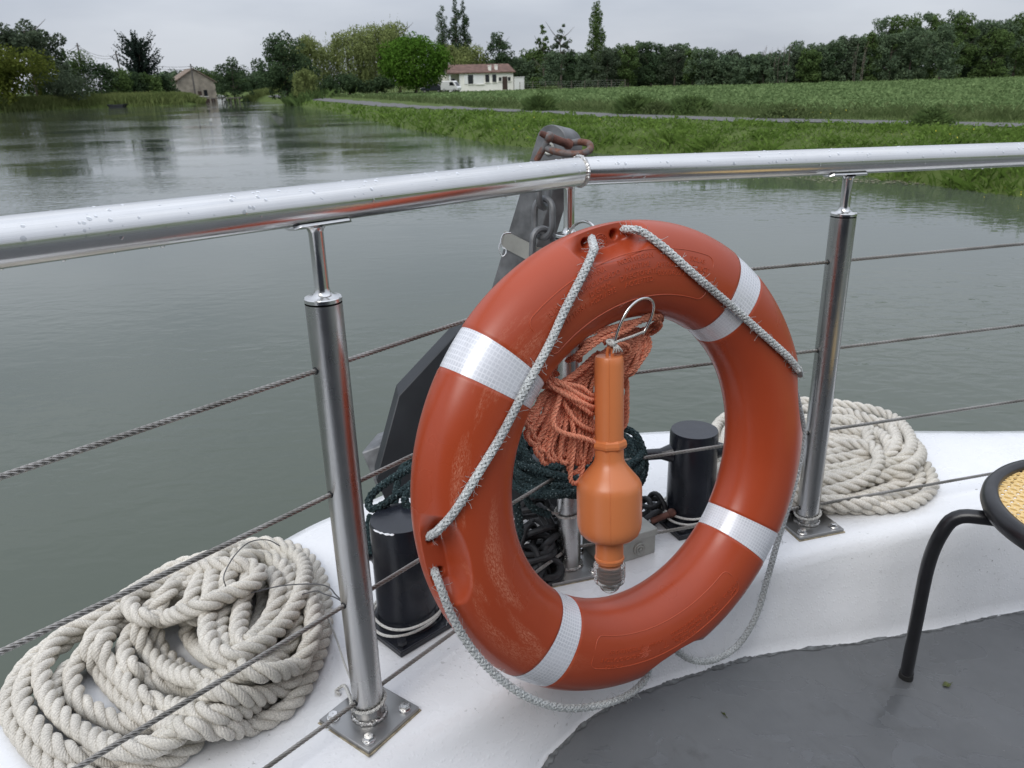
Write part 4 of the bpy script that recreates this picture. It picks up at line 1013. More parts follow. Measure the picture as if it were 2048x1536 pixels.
def post(P, Rl, tdir, nbolts, stem_top):
    g = MB(); lathe(g, [(TUB, .004), (TUB, .6855)], P, k=48); body = g.build('post', M['post'], rail)
    g = MB(); r1, r2, zt = TUB, .0095, stem_top
    lathe(g, [(.001, .6872), (r1 - .001, .6872), (r1 + .0004, .6880), (r1 + .0004, .6925), (r1 - .0006, .6937), (r2 + .007, .6945), (r2 + .0032, .6965), (r2 + .001, .7005), (r2, .706), (r2, zt - .010), (r2 + .0012, zt - .006), (r2 + .004, zt - .0025)], P, k=36)
    g.build('stem', M['steel'], body)
    if nbolts != 'B':
        g = MB(); td = unit(tdir); sd_ = unit(np.cross([0, 0, 1], td)); up = np.cross(td, sd_)
        c = Rl.copy(); K = 14; ths = np.linspace(-.62, .62, 9); rr = TUB + .0012; th_ = .0032
        Vv = []
        for x in np.linspace(-.043, .043, K):
            e = 1 - max(0, (abs(x) - .036) / .007) ** 2 * .35
            Vv.append([c + td * x + rr * (math.sin(t * e) * sd_ - math.cos(t * e) * up) for t in ths] + [c + td * x + (rr + th_) * (math.sin(t * e) * sd_ - math.cos(t * e) * up) for t in ths[::-1]])
        Vv = np.array(Vv); F, uv = grid_faces(K, 18, False); g.add(Vv, F, uv); g.add(Vv[0], [np.arange(18)[::-1]]); g.add(Vv[-1], [np.arange(18)])
        g.build('saddle', M['steel'], body)
    g = MB(); td = unit([tdir[0], tdir[1], 0]); sd_ = np.array([-td[1], td[0], 0]); ax = np.stack([td, sd_, [0, 0, 1]])
    if P is PA: ax = np.stack([unit([.60, .80, 0]), unit([-.80, .60, 0]), [0, 0, 1]])
    box(g, P + [0, 0, .0045], (.112, .112, .008), ax); bevel(g.build('base_plate', M['plate'], body), .0012)
    g = MB(); box(g, P + [0, 0, .0008], (.1165, .1165, .0022), ax); g.build('sealant', M['sealant'], body, smooth=False)
    g = MB(); a = np.linspace(0, 2 * np.pi, 64, endpoint=False); Q = P + np.stack([(TUB + .002) * np.cos(a), (TUB + .002) * np.sin(a), 0 * a + .0105], 1) + rng.normal(size=(64, 3)) * .0005
    tube(g, Q, .0026 + .0006 * np.sin(a * 19) + rng.random(64) * .0006, 7, closed=True); g.build('weld', M['weld'], body)
    for sx in (-1, 1):
        for sy in (-1, 1):
            q = P + ax[0] * sx * .040 + ax[1] * sy * .040 + np.array([0, 0, .0085]); g = MB()
            lathe(g, [(.001, 0), (.0105, 0), (.0107, .0015), (.0103, .0020), (.0078, .0021)], q, k=28)
            lathe(g, [(.0082, .0020), (.0083, .0072), (.0074, .0084), (.001, .0086)], q, k=6)
            g.build('bolt', M['steel'], body)
    for h in (.598, .414, .228, .046):      # small bushings where the wires pass
        for q in (-1, 1):
            d = (dl if q < 0 else dr)
            if P is PA: d = dl * (1 if q < 0 else -1)
            if P is PC: d = dr * (-1 if q < 0 else 1)
            d = unit([d[0], d[1], 0]); g = MB(); lathe(g, [(.0052, 0), (.0052, .0016), (.0034, .0018)], P + d * (TUB - .0008) + [0, 0, h], d, 14); g.build('bushing', M['dark'], body)
    return body
post(PA, RA + [0, 0, 0], -dl, 4, .787)
post(PB, RB, dr, 'B', .780)
post(PD_, np.array([PD_[0], PD_[1], (RB + dr * (np.linalg.norm((PD_ - RB)[:2])))[2]]), dr, 4, (RB + dr * (np.linalg.norm((PD_ - RB)[:2])))[2] - .026)
post(PZ_, np.array([PZ_[0], PZ_[1], (RB + dl * (np.linalg.norm((PZ_ - RB)[:2])))[2]]), -dl, 4, (RB + dl * (np.linalg.norm((PZ_ - RB)[:2])))[2] - .026)
post(PC, RC + [0, 0, 0], dr, 4, .765)
for h in (.598, .414, .228, .046):
    xl = PZ_; xr = PD_
    q = [p + np.array([0, 0, h]) for p in (xl, PA, PB, PC, xr)]
    pts = np.concatenate([np.linspace(a, b, max(3, int(np.linalg.norm(b - a) / .0022)), endpoint=False) for a, b in zip(q[:-1], q[1:])])
    K = 9; pad = np.concatenate([np.repeat(pts[:1], K, 0), pts, np.repeat(pts[-1:], K, 0)]); pts = np.stack([np.convolve(pad[:, k], np.ones(2 * K + 1) / (2 * K + 1), 'valid') for k in range(3)], 1)[K:-K]
    mb = MB(); strands(mb, pts, 6, .0024, .00125, .046, 7); tube(mb, pts, .0017, 5)
    mb.build('wire_rope', M['cable'], rail)
# wire loop bracket that holds the life ring to post B
mb = MB(); P = [at(x, y, d) for x, y, d in ((1128, 500, 1.37), (1136, 470, 1.36), (1150, 450, 1.34), (1168, 443, 1.31), (1186, 452, 1.29), (1198, 480, 1.28))]
tube(mb, spline(P, 30), .0026, 10); mb.build('ring_bracket', M['steel'], rail)
reparent(rail, PB)

# cords tied round the post feet
def cord_ring(P, z, label, tail):
    a = np.linspace(0, 2 * np.pi, 60, endpoint=False)
    Q = P + np.stack([(TUB + .003) * np.cos(a), (TUB + .003) * np.sin(a), z + .004 * np.sin(a + 1)], 1)
    mb = MB(); strands(mb, Q, 3, .0016, .0018, .013, 6, True)
    if tail is not None: rope3(mb, tail, .0058)
    o = rebase(mb.build('tie_cord', M['cord']), P + [0, 0, z]); tag(o, label, 'cord', 'cords tied round the rail posts')
cord_ring(PA, .036, 'white cord tied round the foot of the left rail post, its end curling left', np.array([PA + [-.024, -.006, .036], onz(690, 1372, .02), onz(676, 1378, .006), onz(672, 1384, .006), onz(680, 1388, .004)]))
cord_ring(PC, .03, 'white cord tied round the foot of the right rail post', None)
cord_ring(PB, .135, 'frayed white cord tied round the middle rail post', np.array([PB + [-.022, -.012, .135], PB + [-.036, -.02, .142], PB + [-.044, -.022, .15]]))
# thin line from the left post foot to the rope coil
mb = MB(); rope3(mb, np.array([PA + [-.02, .012, .04], onz(690, 1330, .03), onz(672, 1275, .03), onz(655, 1232, .03), onz(645, 1205, .02)]), .0034)
tag(rebase(mb.build('thin_line', M['cord']), PA + [-.02, .012, .04]), 'thin white line from the left post foot to the big rope coil', 'cord')
mb = MB()
for P in ([(690, 1207, .23), (672, 1190, .215), (655, 1173, .19), (620, 1168, .16), (560, 1172, .13), (500, 1186, .12), (452, 1190, .115)], [(690, 1207, .23), (670, 1195, .215), (648, 1188, .20), (632, 1182, .17), (600, 1190, .10)]):
    tube(mb, spline([onz(x, y, z) for x, y, z in P], 40), .0011, 6)
tube(mb, spline([onz(x, y, z) for x, y, z in ((452, 1175, .13), (448, 1150, .15), (470, 1110, .16), (500, 1084, .14), (535, 1080, .12), (560, 1092, .10))], 40), .0011, 6)
tag(rebase(mb.build('lashing_wire', M['thin']), onz(690, 1207, .23)), 'thin dark lashing wire from the left post to the rope coil', 'wire')

# ------------------------------------------------------------------ life ring
RC_ = np.array([.185, 1.138, .381]); RN = unit([.519, -.847, .119]); RE1 = unit(np.cross([0, 0, 1], RN)); RE2 = np.cross(RN, RE1)
RR, RAa, RBb = .375, .072, .059; RM = RR - RAa
REC = [R(97), R(186), R(276), R(6)]          # rope recesses
BND = [R(50), R(140), R(230), R(320)]        # reflective bands
def ring_h(r):                                # height of the front surface over the middle plane
    q = np.clip(1 - ((r - RM) / RAa) ** 2, 0, 1); return RBb * q ** .5
def adiff(a, b): return (np.asarray(a) - b + np.pi) % (2 * np.pi) - np.pi
def ring_pt(u, v, lift=0.0, recess=True):
    """u round the ring, v round the section (0 = outer rim, pi/2 = front)"""
    u, v = np.broadcast_arrays(np.asarray(u, float), np.asarray(v, float))
    a, b = RAa + lift, RBb + lift
    r = RM + a * np.sign(np.cos(v)) * np.abs(np.cos(v)) ** .94; h = b * np.sign(np.sin(v)) * np.abs(np.sin(v)) ** .94
    if recess:
        for c in REC:
            d = adiff(u, c) * RR
            m = np.clip(1.25 * (1 - np.abs(d / .072) ** 2.6), 0, 1) * 1.0
            rr = np.clip((r - (RR - .044 * np.sqrt(np.clip(1 - (d / .085) ** 2, 0, 1)) - .004)) / .018, 0, 1); rr = rr * rr * (3 - 2 * rr)
            sh = .0105
            h = np.where((h > sh), h * (1 - m * rr) + sh * m * rr, h)
            for q in (-1, 1):
                hx = d - q * .027; hr_ = r - (RR - .0165); w = np.exp(-((hx ** 2 + hr_ ** 2) / .0062 ** 2) ** 2)
                h = np.where(np.sin(v) > 0, h - .016 * w, h)
        for c in BND:
            d = np.abs(adiff(u, c)) * RM; w = 1 / (1 + np.exp((d - .0268) / .0006)); r = RM + (r - RM) * (1 - w * .016); h = h * (1 - w * .02)
    return RC_ + r[..., None] * (np.cos(u)[..., None] * RE1 + np.sin(u)[..., None] * RE2) + h[..., None] * RN
NU, NV = 1080, 120
# section angles packed towards the outer front where the recesses are
vs_ = np.concatenate([np.linspace(-.25, 1.75, 84, endpoint=False), np.linspace(1.75, 2 * np.pi - .25, NV - 84, endpoint=False)])
U, Vv = np.meshgrid(np.linspace(0, 2 * np.pi, NU, endpoint=False), vs_, indexing='ij')
mb = MB(); F, uv = grid_faces(NU, NV, True)
vn = np.concatenate([vs_, [vs_[0] + 2 * np.pi]]); jj = np.tile(np.arange(NV), NU)
uv[:, 0, 1] = uv[:, 1, 1] = vn[jj] / (2 * np.pi); uv[:, 2, 1] = uv[:, 3, 1] = vn[jj + 1] / (2 * np.pi)
mb.add(ring_pt(U, Vv), F[:, ::-1], uv[:, ::-1])
lring = rebase(mb.build('life_ring', M['ring'], angle=60), RC_)
tag(lring, 'orange life ring with white reflective bands leaning on the rail', 'life ring')
def ring_child(mb, name, mat, angle=38, smooth=True):
    o = mb.build(name, mat, lring, smooth, angle); o.location = -Vector(RC_); return o
for c in BND:
    mb = MB(); du = .0248 / RM; K1, K2 = 9, 120
    U, Vv = np.meshgrid(np.linspace(c - du, c + du, K1), np.linspace(0, 2 * np.pi, K2, endpoint=False), indexing='ij')
    F, uv = grid_faces(K1, K2, False); uu = (uv[..., 0]) * .05; uv = np.stack([uu, uv[..., 1] * .41], -1)
    mb.add(ring_pt(U, Vv, .0004), F[:, ::-1], uv[:, ::-1]); ring_child(mb, 'reflective_band', M['tape'], 60)
# grab rope
def on_ring(x, y, lift=.0068):
    h = RBb
    for _ in range(12):
        P = onplane(x, y, RC_ + RN * h, RN); d = P - RC_; r = math.hypot(d @ RE1, d @ RE2)
        h = .5 * h + .5 * (float(ring_h(np.array(r))) + lift)
    return P
def chord(px, lift=.007):            # straight rope that lies over the front of the ring
    P = spline([on_ring(x, y, lift) for x, y in px], 90)
    hh = (P - RC_) @ RN; k = np.ones(15) / 15; hp_ = np.convolve(np.pad(hh, 7, 'edge'), k, 'valid'); hp_ = np.maximum(hh, hp_)
    hp_ = np.convolve(np.pad(hp_, 4, 'edge'), np.ones(9) / 9, 'valid')
    return P + (hp_ - hh)[:, None] * RN
def deep(x, y, h): return onplane(x, y, RC_ + RN * h, RN)
GD = .0126
routes = []
a = chord([(1190, 480), (1183, 512), (1163, 555), (1130, 620), (1098, 690), (1052, 775), (1006, 865), (955, 950), (905, 1030), (868, 1066), (857, 1073)])
a = np.concatenate([[deep(1181, 470, -.004)], a[3:-3], [deep(852, 1076, -.004)]]); routes.append(a)
a = chord([(1246, 458), (1280, 463), (1322, 490), (1392, 552), (1462, 612), (1530, 672), (1578, 716), (1596, 740)])
a = np.concatenate([[deep(1236, 458, -.004)], a[3:], [deep(1600, 749, .0)]]); routes.append(a)
hs = [(866, 1134, -.005), (872, 1150, .022), (884, 1182, .034), (905, 1235, .040), (945, 1300, .042), (1000, 1357, .042), (1062, 1398, .040), (1130, 1416, .036), (1200, 1410, .026), (1256, 1390, .012), (1288, 1362, -.002), (1298, 1338, -.008)]
routes.append(np.array([deep(*q) for q in hs]))
hs = [(1345, 1292, -.010), (1362, 1308, -.012), (1392, 1322, -.016), (1432, 1318, -.022), (1476, 1290, -.03), (1512, 1232, -.036), (1534, 1160, -.04), (1556, 1080, -.044), (1580, 1000, -.05), (1600, 920, -.05), (1606, 860, -.045), (1598, 815, -.03), (1590, 780, -.015)]
routes.append(np.array([deep(*q) for q in hs]))
mb = MB()
for P in routes:
    braid(mb, P, GD); fuzz(mb, spline(P, 120), GD, 170)
ring_child(mb, 'grab_rope', M['grab'])
# raised lettering and panel outlines
def polyuv(r, u): # radius from centre, angle in degrees -> section angle
    c = np.clip((np.asarray(r, float) - RM) / RAa, -1, 1); return np.arccos(np.sign(c) * np.abs(c) ** (1 / .94))
mb = MB()
def panel(u0, u1, r0, r1, rc=.012):
    a0, a1 = R(u0), R(u1); cr_ = rc / RM; P = []
    def arc(uc, rcen, s):
        for t in np.linspace(s, s + np.pi / 2, 6): P.append((uc + cr_ * math.cos(t), rcen + rc * math.sin(t)))
    arc(a1 - cr_, r1 - rc, 0); 
    for t in np.linspace(a1 - cr_, a0 + cr_, 50)[1:-1]: P.append((t, r1))
    arc(a0 + cr_, r1 - rc, np.pi / 2); arc(a0 + cr_, r0 + rc, np.pi)
    for t in np.linspace(a0 + cr_, a1 - cr_, 50)[1:-1]: P.append((t, r0))
    arc(a1 - cr_, r0 + rc, 1.5 * np.pi)
    P = np.array(P); tube(mb, ring_pt(P[:, 0], polyuv(P[:, 1], 0), 0, False), .0009, 6, closed=True)
panel(66, 128, .268, .335); panel(-118, -56, .266, .316)
def ring_text(txt, udeg, rad, size, flip=False, name=None):
    cu = bpy.data.curves.new('lettering_curve', 'FONT'); cu.body = txt; cu.size = size; cu.align_x = 'CENTER'; cu.extrude = .0006; cu.resolution_u = 2
    to = bpy.data.objects.new('lettering_curve', cu); COL.objects.link(to)
    dg = bpy.context.evaluated_depsgraph_get(); dg.update(); me = to.evaluated_get(dg).to_mesh()
    V = np.empty(len(me.vertices) * 3); me.vertices.foreach_get('co', V); V = V.reshape(-1, 3)
    x, y, z = V.T
    if flip: x, y = -x, -y
    r = rad + y; u = R(udeg) - x / rad
    W_ = ring_pt(u, polyuv(r, 0), 0, False); nrm = W_ - (RC_ + RM * (np.cos(u)[:, None] * RE1 + np.sin(u)[:, None] * RE2)); nrm /= np.linalg.norm(nrm, axis=1)[:, None]
    mb.add(W_ + nrm * (z + .0002)[:, None], [np.array(list(p.vertices)) for p in me.polygons])
    to.evaluated_get(dg).to_mesh_clear(); bpy.data.objects.remove(to); bpy.data.curves.remove(cu)
for t, u, r, s in [('ESPAÑA', 107, .3065, .0105), ('HOMOLOGADO', 107, .2955, .0105), ('D.G.M.M.', 107, .2845, .0105), ('H020 / 395', 107, .2735, .0105), ('NORWEGIAN', 94, .3065, .0105), ('MARITIME', 94, .2955, .0105), ('DIRECTORATE', 94, .2845, .0105), ('ACCEPTED', 94, .2735, .0105),
                   ('FNECH', 83, .3035, .0105), ('APPROVAL', 83, .292, .0105), ('0.99/36/92', 83, .2805, .0105), ('SOLAS', 73, .3035, .0105), ('PRODUCT', 73, .292, .0105), ('APPROVAL', 73, .2805, .0105), ('R.I.NA.', 121, .299, .0105), ('DTENTI / 1695 /', 120, .275, .0105)]:
    ring_text(t, u - 1, r + .0165, s)
for t, u, r, s in [('FRANCE', -114, .349, .0092), ('HOMOLOGATION', -112, .337, .0092), ('N° 98.D3.0245 ES', -110, .325, .0092), ('0434/00', -98, .327, .0085), ('T', -94, .334, .016), ('MED. 96/98/EC APPROVED', -85, .325, .0058), ('CONFORMS TO SOLAS 74', -85, .333, .0058), ('LSA CODE  MSC 81(70)', -85, .341, .0058), ('75 CM  2.5 KG', -85, .349, .0058), ('TAURUS', -74, .330, .0085), ('MARINE', -74, .341, .0085), ('APPROVED', -64, .334, .0085), ('2003', -64, .345, .0085)]:
    ring_text(t, u + 5, r - .038, s)
# ship's wheel emblem and the moulding date dial
def disc_line(u, rad, pts, w, closed=False):
    P = np.array(pts); tube(mb, ring_pt(u + P[:, 0] / rad, polyuv(rad + P[:, 1], 0), 0, False), w, 5, closed=closed)
aa = np.linspace(0, 2 * np.pi, 26, endpoint=False)
for rr_ in (.0085, .0055, .002): disc_line(R(-97.5), .300, np.stack([rr_ * np.cos(aa), rr_ * np.sin(aa)], 1), .0006, True)
for k in range(8): disc_line(R(-97.5), .300, [(.002 * math.cos(k * .785), .002 * math.sin(k * .785)), (.0115 * math.cos(k * .785), .0115 * math.sin(k * .785))], .0006)
o_ring = lambda rr_: ring_pt(REC[0] - .004 + .0 + rr_ * np.cos(aa) / RR, np.zeros(26), 0, True)
def shelf(dx, dr_):                   # point on the recess shelf of the top recess
    u = REC[0] + dx / RR; r = RR - .024 + dr_; return RC_ + r * (math.cos(u) * RE1 + math.sin(u) * RE2) + RN * .0108
for rr_ in (.0135, .0095): tube(mb, np.array([shelf(rr_ * math.cos(t), rr_ * math.sin(t)) for t in aa]), .0006, 5, closed=True)
tube(mb, np.array([shelf(-.004, -.006), shelf(.003, .006)]), .0009, 5)
for k in range(12): tube(mb, np.array([shelf(.0108 * math.cos(k * .524), .0108 * math.sin(k * .524)), shelf(.0124 * math.cos(k * .524), .0124 * math.sin(k * .524))]), .0007, 5)
ring_child(mb, 'embossing', M['emboss'], 30)

# ------------------------------------------------------------------ hank of floating line in the ring
def rp(x, y, h): return onplane(x, y, RC_ + RN * h, RN)
def jig(P, a): return np.array(P) + rng.normal(size=(len(P), 3)) * a * np.linspace(.6, 1, len(P))[:, None]
mb = MB(); OD = .0077
wa, wb = (1076, 782), (1196, 742)     # waist of the hank
for i in range(30):
    t = (i + .5) / 30; lay = random.choice([-.03, -.018, -.006, .004]) if i % 3 else .006
    t2 = min(1, max(0, t + random.uniform(-.05, .05)))
    w = (1092 + 92 * t2, 788 - 30 * t2)
    # bottom loop centre along an arc
    bt = min(1, max(0, t + random.uniform(-.03, .03)))
    bx, by = np.interp(bt, [0, .25, .5, .75, 1], [1056, 1080, 1118, 1150, 1186]), np.interp(bt, [0, .25, .5, .75, 1], [868, 908, 930, 938, 912]) + random.uniform(-30, 10)
    up = (1190 + 96 * t2 + random.uniform(-5, 5), 716 - 58 * t2 + random.uniform(-8, 8))
    dx = random.uniform(9, 13)
    P = [rp(up[0] - 6, up[1] + 4, lay), rp((up[0] + w[0]) / 2 - 4, (up[1] + w[1]) / 2, lay + .004), rp(w[0] - 4, w[1], lay * .6), rp((w[0] * .45 + bx * .55) - dx * .7, (w[1] + by) / 2, lay + .004),
         rp(bx - dx, by - 16, lay + .006), rp(bx - 1, by, lay + .006), rp(bx + dx, by - 16, lay), rp(w[0] * .45 + bx * .55 + dx * .7, (w[1] + by) / 2, lay), rp(w[0] + 5, w[1] + 2, lay * .6), rp((up[0] + w[0]) / 2 + 6, (up[1] + w[1]) / 2 + 4, lay - .004), rp(up[0] + 8, up[1] + 8, lay - .004)]
    rope3(mb, jig(P, .002), OD * random.uniform(.94, 1.06), step=.0022, k=6)
# one long loop hanging lowest
rope3(mb, np.array([rp(*q) for q in ((1140, 820, .018), (1148, 880, .02), (1143, 930, .018), (1141, 958, .016), (1150, 967, .014), (1162, 956, .012), (1168, 915, .012), (1178, 870, .008), (1185, 820, 0))]), OD, step=.0022)
# free end that crosses the front
rope3(mb, np.array([rp(*q) for q in ((1128, 760, .018), (1118, 800, .022), (1106, 838, .026), (1112, 858, .03), (1135, 869, .032), (1165, 876, .034), (1190, 885, .036))]), OD * 1.1, step=.0022)
rope3(mb, np.array([rp(*q) for q in ((1122, 790, .016), (1138, 825, .02), (1158, 848, .022), (1180, 860, .02), (1192, 866, .012))]), OD, step=.0022)
# waist turns
for k in range(7):
    o = k * 6.2
    rope3(mb, jig([rp(*q) for q in ((1206, 752 + o * .9, -.02), (1188, 790 + o, .018), (1160, 778 + o, .028), (1124, 762 + o * .8, .026), (1098, 752 + o * .55, .012), (1089, 746 + o * .5, -.012), (1110, 745 + o * .5, -.034))], .0042), OD, step=.0022)
# upper turns that run to the right through the ring
for k in range(5):
    o = k * 9
    rope3(mb, jig([rp(*q) for q in ((1128 + o, 722 - o * .2, .0), (1160, 698 - o + 18, .024), (1200, 668 - o * .5 + 12, .028), (1250, 645 - o * .3 + 16, .028), (1295, 632 - o * .1 + 6, .026), (1318, 632 + o * .35, .022), (1322, 641 + o * .2, .006), (1300, 656 + o * .3, -.006), (1262, 668 + o * .4, -.01), (1222, 690 + o * .4, -.012))], .0042), OD, step=.0022)
for k in range(9):
    o = k * 6.5
    rope3(mb, jig([rp(*q) for q in ((1290 - o * .3, 658 + o * .3, -.016), (1296 - o * .5, 690, .002), (1284 - o * .6, 722 + o * .2, .004), (1256 - o * .4, 745 + o * .3, -.002), (1235 - o * .4, 752 + o * .4, -.02))], .0042), OD, step=.0022)
for k in range(4):
    o = k * 15
    rope3(mb, np.array([rp(*q) for q in ((1246, 735 + o * 2, -.02), (1254, 765 + o, -.012), (1252, 800 + o, -.014), (1240, 835 + o * .6, -.02))]), OD, step=.0022)
rope3(mb, np.array([rp(*q) for q in ((1225, 694, .022), (1240, 688, .03), (1256, 693, .03), (1258, 706, .026), (1246, 716, .018))]), OD, step=.0022)
tag(rebase(mb.build('throw_line', M['orope']), rp(1150, 780, 0)), 'faded orange line wound into a hank hanging inside the life ring', 'rope')

# steel hook and cord that carry the light
mb = MB(); P = [rp(*q) for q in ((1226, 694, .046), (1238, 655, .050), (1254, 622, .054), (1272, 603, .055), (1290, 596, .054), (1303, 601, .052), (1307, 615, .05), (1302, 636, .046), (1293, 655, .042), (1285, 668, .04))]
tube(mb, spline(P, 70), .0023, 12)
tag(rebase(mb.build('wire_hook', M['steel']), P[0]), 'bent steel wire hook above the orange light', 'hook')
mb = MB()
rope3(mb, np.array([rp(*q) for q in ((1287, 664, .044), (1262, 674, .05), (1236, 683, .052), (1222, 690, .05), (1214, 682, .046), (1228, 680, .04))]), .0042, step=.001)
for k in range(4): rope3(mb, np.array([rp(*q) for q in ((1226 + k * 2, 688, .05), (1228 + k * 4, 697, .054), (1226 + k * 6, 706 - k, .052))]), .003, step=.0009)
sphere(mb, rp(1224, 687, .05), .0052, 12, 8)
tag(rebase(mb.build('knotted_cord', M['cord']), rp(1224, 687, .05)), 'white cord knotted round the steel hook above the orange light', 'cord')

# ------------------------------------------------------------------ orange marker light
LA, LB = rp(1218, 712, .040), rp(1219, 1184, .040); lax = unit(LA - LB); LL = np.linalg.norm(LA - LB)
def lz(py): return LL * (1184 - py) / (1184 - 712.0)
pxm = LL / (1184 - 712.0)                # metres per pixel along the axis
mb = MB(); w = lambda q: q * pxm * .985
prof = [(w(20), lz(1124)), (w(27), lz(1118)), (w(28), lz(1114)), (w(29.5), lz(1111)), (w(29), lz(1108)), (w(27.5), lz(1107)), (w(27.5), lz(1074)), (w(28.5), lz(1070)), (w(36), lz(1068)), (w(50), lz(1064)), (w(58), lz(1056)), (w(62), lz(1044)), (w(63), lz(1032)), (w(63), lz(968)), (w(62), lz(958)), (w(58), lz(950)), (w(46), lz(936)), (w(36), lz(924)), (w(30), lz(915)), (w(28), lz(906)), (w(27.5), lz(880)), (w(27.5), lz(726)), (w(26.8), lz(716)), (w(25), lz(712)), (.001, lz(711))]
lathe(mb, prof, LB, lax, 64)
light = rebase(mb.build('marker_light', M['light'], angle=30), LA); tag(light, 'orange plastic bottle shaped marker light hanging upside down in the life ring', 'light')
def lchild(mb, name, mat, **k):
    o = mb.build(name, mat, light, **k); o.location = -Vector(LA); return o
mb = MB(); hx_ = [(w(27), lz(890)), (w(33.5), lz(884)), (w(34.5), lz(879)), (w(33), lz(872)), (w(27), lz(868))]
lathe(mb, hx_, LB, lax, 8); lchild(mb, 'collar', M['light'], smooth=True, angle=20)
mb = MB()                                  # moulding seam
for i in range(1): 
    toc = unit(np.cross(lax, np.cross(CAM - LA, lax))); sd_ = np.cross(lax, toc)
    pr = [(p[0] + .0002, p[1]) for p in prof[7:24]]; tube(mb, np.array([LB + lax * z + toc * r * .9985 + sd_ * r * .03 for r, z in pr]), .0005, 5)
lchild(mb, 'moulding_seam', M['light'])
mb = MB(); P = [LB + lax * (LL + z) + sd_ * x + toc * .002 for x, z in ((-.0015, -.004), (-.0025, .004), (-.001, .0115), (.002, .0125), (.0045, .010), (.0048, .003), (.004, -.004))]
tube(mb, spline(P, 26), .0026, 10); lchild(mb, 'eyelet', M['light'])
mb = MB(); pr = []
for k in range(7):
    z = 1125 + k * 5.2; pr += [(w(31.5 if k < 5 else 30), lz(z)), (w(31.5 if k < 5 else 30), lz(z + 3.4)), (w(30.4 if k < 5 else 29), lz(z + 4.2)), (w(30.4 if k < 5 else 29), lz(z + 5.1))]
pr = [(w(26), lz(1122))] + pr + [(w(25), lz(1163)), (w(22), lz(1163))]
lathe(mb, pr[::-1], LB, lax, 48); lchild(mb, 'lens_collar', M['clear'], angle=25)
for k in range(5): pass
mb = MB()
for k in range(5): lathe(mb, [(w(20), lz(1159 - k * 8)), (w(22), lz(1156 - k * 8)), (w(22), lz(1153 - k * 8)), (w(20), lz(1151 - k * 8))], LB, lax, 32)
lathe(mb, [(.001, lz(1160)), (w(19), lz(1160)), (w(19), lz(1122))], LB, lax, 32); lchild(mb, 'screw_thread', M['light'])
mb = MB(); pr = [(.0005, 0)] + [(w(22.5) * math.sin(t), lz(1162) - w(22.5) * math.cos(t)) for t in np.linspace(.1, math.pi / 2, 12)] + [(w(22.5), lz(1159))]
lathe(mb, pr, LB, lax, 40); lchild(mb, 'dome', M['clear'], angle=60)
mb = MB(); sphere(mb, LB + lax * lz(1166), w(9), 16, 10, (1, 1, 1)); lchild(mb, 'bulb', M['alu'])

# ------------------------------------------------------------------ bollards
def bollard(P, rad, hgt, slant, cross, plate_ax, label, psize):
    root = empty('bollard', P); tag(root, label, 'bollard', 'black mooring bollards')
    k = 56; a = np.linspace(0, 2 * np.pi, k, endpoint=False); mb = MB(); rows_ = []
    for q, z, m in ((rad + .004, .012, 0), (rad, .018, 0), (rad, .5, 1), (rad - .0008, .97, 1), (rad - .003, 1.0, 1)):
        zz_ = (hgt + slant[0] * np.cos(a) * q + slant[1] * np.sin(a) * q) * z if m else np.full(k, z)
        rows_.append(np.stack([P[0] + q * np.cos(a), P[1] + q * np.sin(a), P[2] + zz_], 1))
    V = np.array(rows_); F, uv = grid_faces(len(V), k, False, np.arange(len(V)) * .05); mb.add(V, F[:, ::-1], uv[:, ::-1]); mb.add(V[-1], [np.arange(k)])
    mb.build('barrel', M['black'], root, angle=40)
    mb = MB(); box(mb, P + [0, 0, .007], (psize, psize, .012), plate_ax); bevel(mb.build('base_plate', M['black'], root), .002)
    for sx in (-1, 1):
        for sy in (-1, 1):
            mb = MB(); q = P + plate_ax[0] * sx * psize * .40 + plate_ax[1] * sy * psize * .40 + [0, 0, .012]
            lathe(mb, [(.0115, 0), (.0115, .002), (.0095, .002)], q, k=20); lathe(mb, [(.0095, .001), (.0095, .010), (.0085, .012), (.001, .012)], q, k=6); mb.build('bolt', M['black'], root)
    for q0, q1, r_ in cross:
        mb = MB()
        tube(mb, np.array([q0, q0 * .1 + q1 * .9, q1]), [r_, r_, r_ * .96], 18); tube(mb, np.array([q0, q0 * .8 + q1 * .2]), [r_ * 1.7, r_], 18)
        mb.build('cross_bar', M['black'], root)
    reparent(root, P); return root
BL = np.array([-.206, 1.257, 0]); bh = .222
pax = np.stack([unit([.72, .69, 0]), unit([-.69, .72, 0]), [0, 0, 1]])
cL = BL + [0, 0, bh * .62]
bl = bollard(BL, .057, bh, (0, 0), [(cL + [-.05, .012, 0], cL + [-.095, .028, -.002], .0125), (cL + [.05, -.012, 0], cL + [.12, -.03, 0], .0125)], pax, 'black bollard with a chipped rim left of the life ring', .152)
mb = MB()                                   # chipped paint on the rim
for t in np.linspace(R(222), R(262), 14):
    z = bh
    sphere(mb, BL + [.0562 * math.cos(t), .0562 * math.sin(t), z - .0012], .0032 * random.uniform(.5, 1.3), 8, 5, (1, 1, .35))
o = mb.build('paint_chip', M['white'], bl); o.location = -Vector(BL)
BR = np.array([.398, 1.602, 0]); bh2 = onvert(1375, 858, BR)[2]; cR = BR + [0, 0, bh2 * .76]
dx_ = unit([1, .10, .0])
pax2 = np.stack([unit([.93, .36, 0]), unit([-.36, .93, 0]), [0, 0, 1]])
bollard(BR, .0535, bh2, (0, 0), [(cR - dx_ * .05, cR - dx_ * .17, .0125), (cR + dx_ * .05, cR + dx_ * .16, .0125)], pax2, 'black round bollard with a crossbar seen through the life ring', .15)
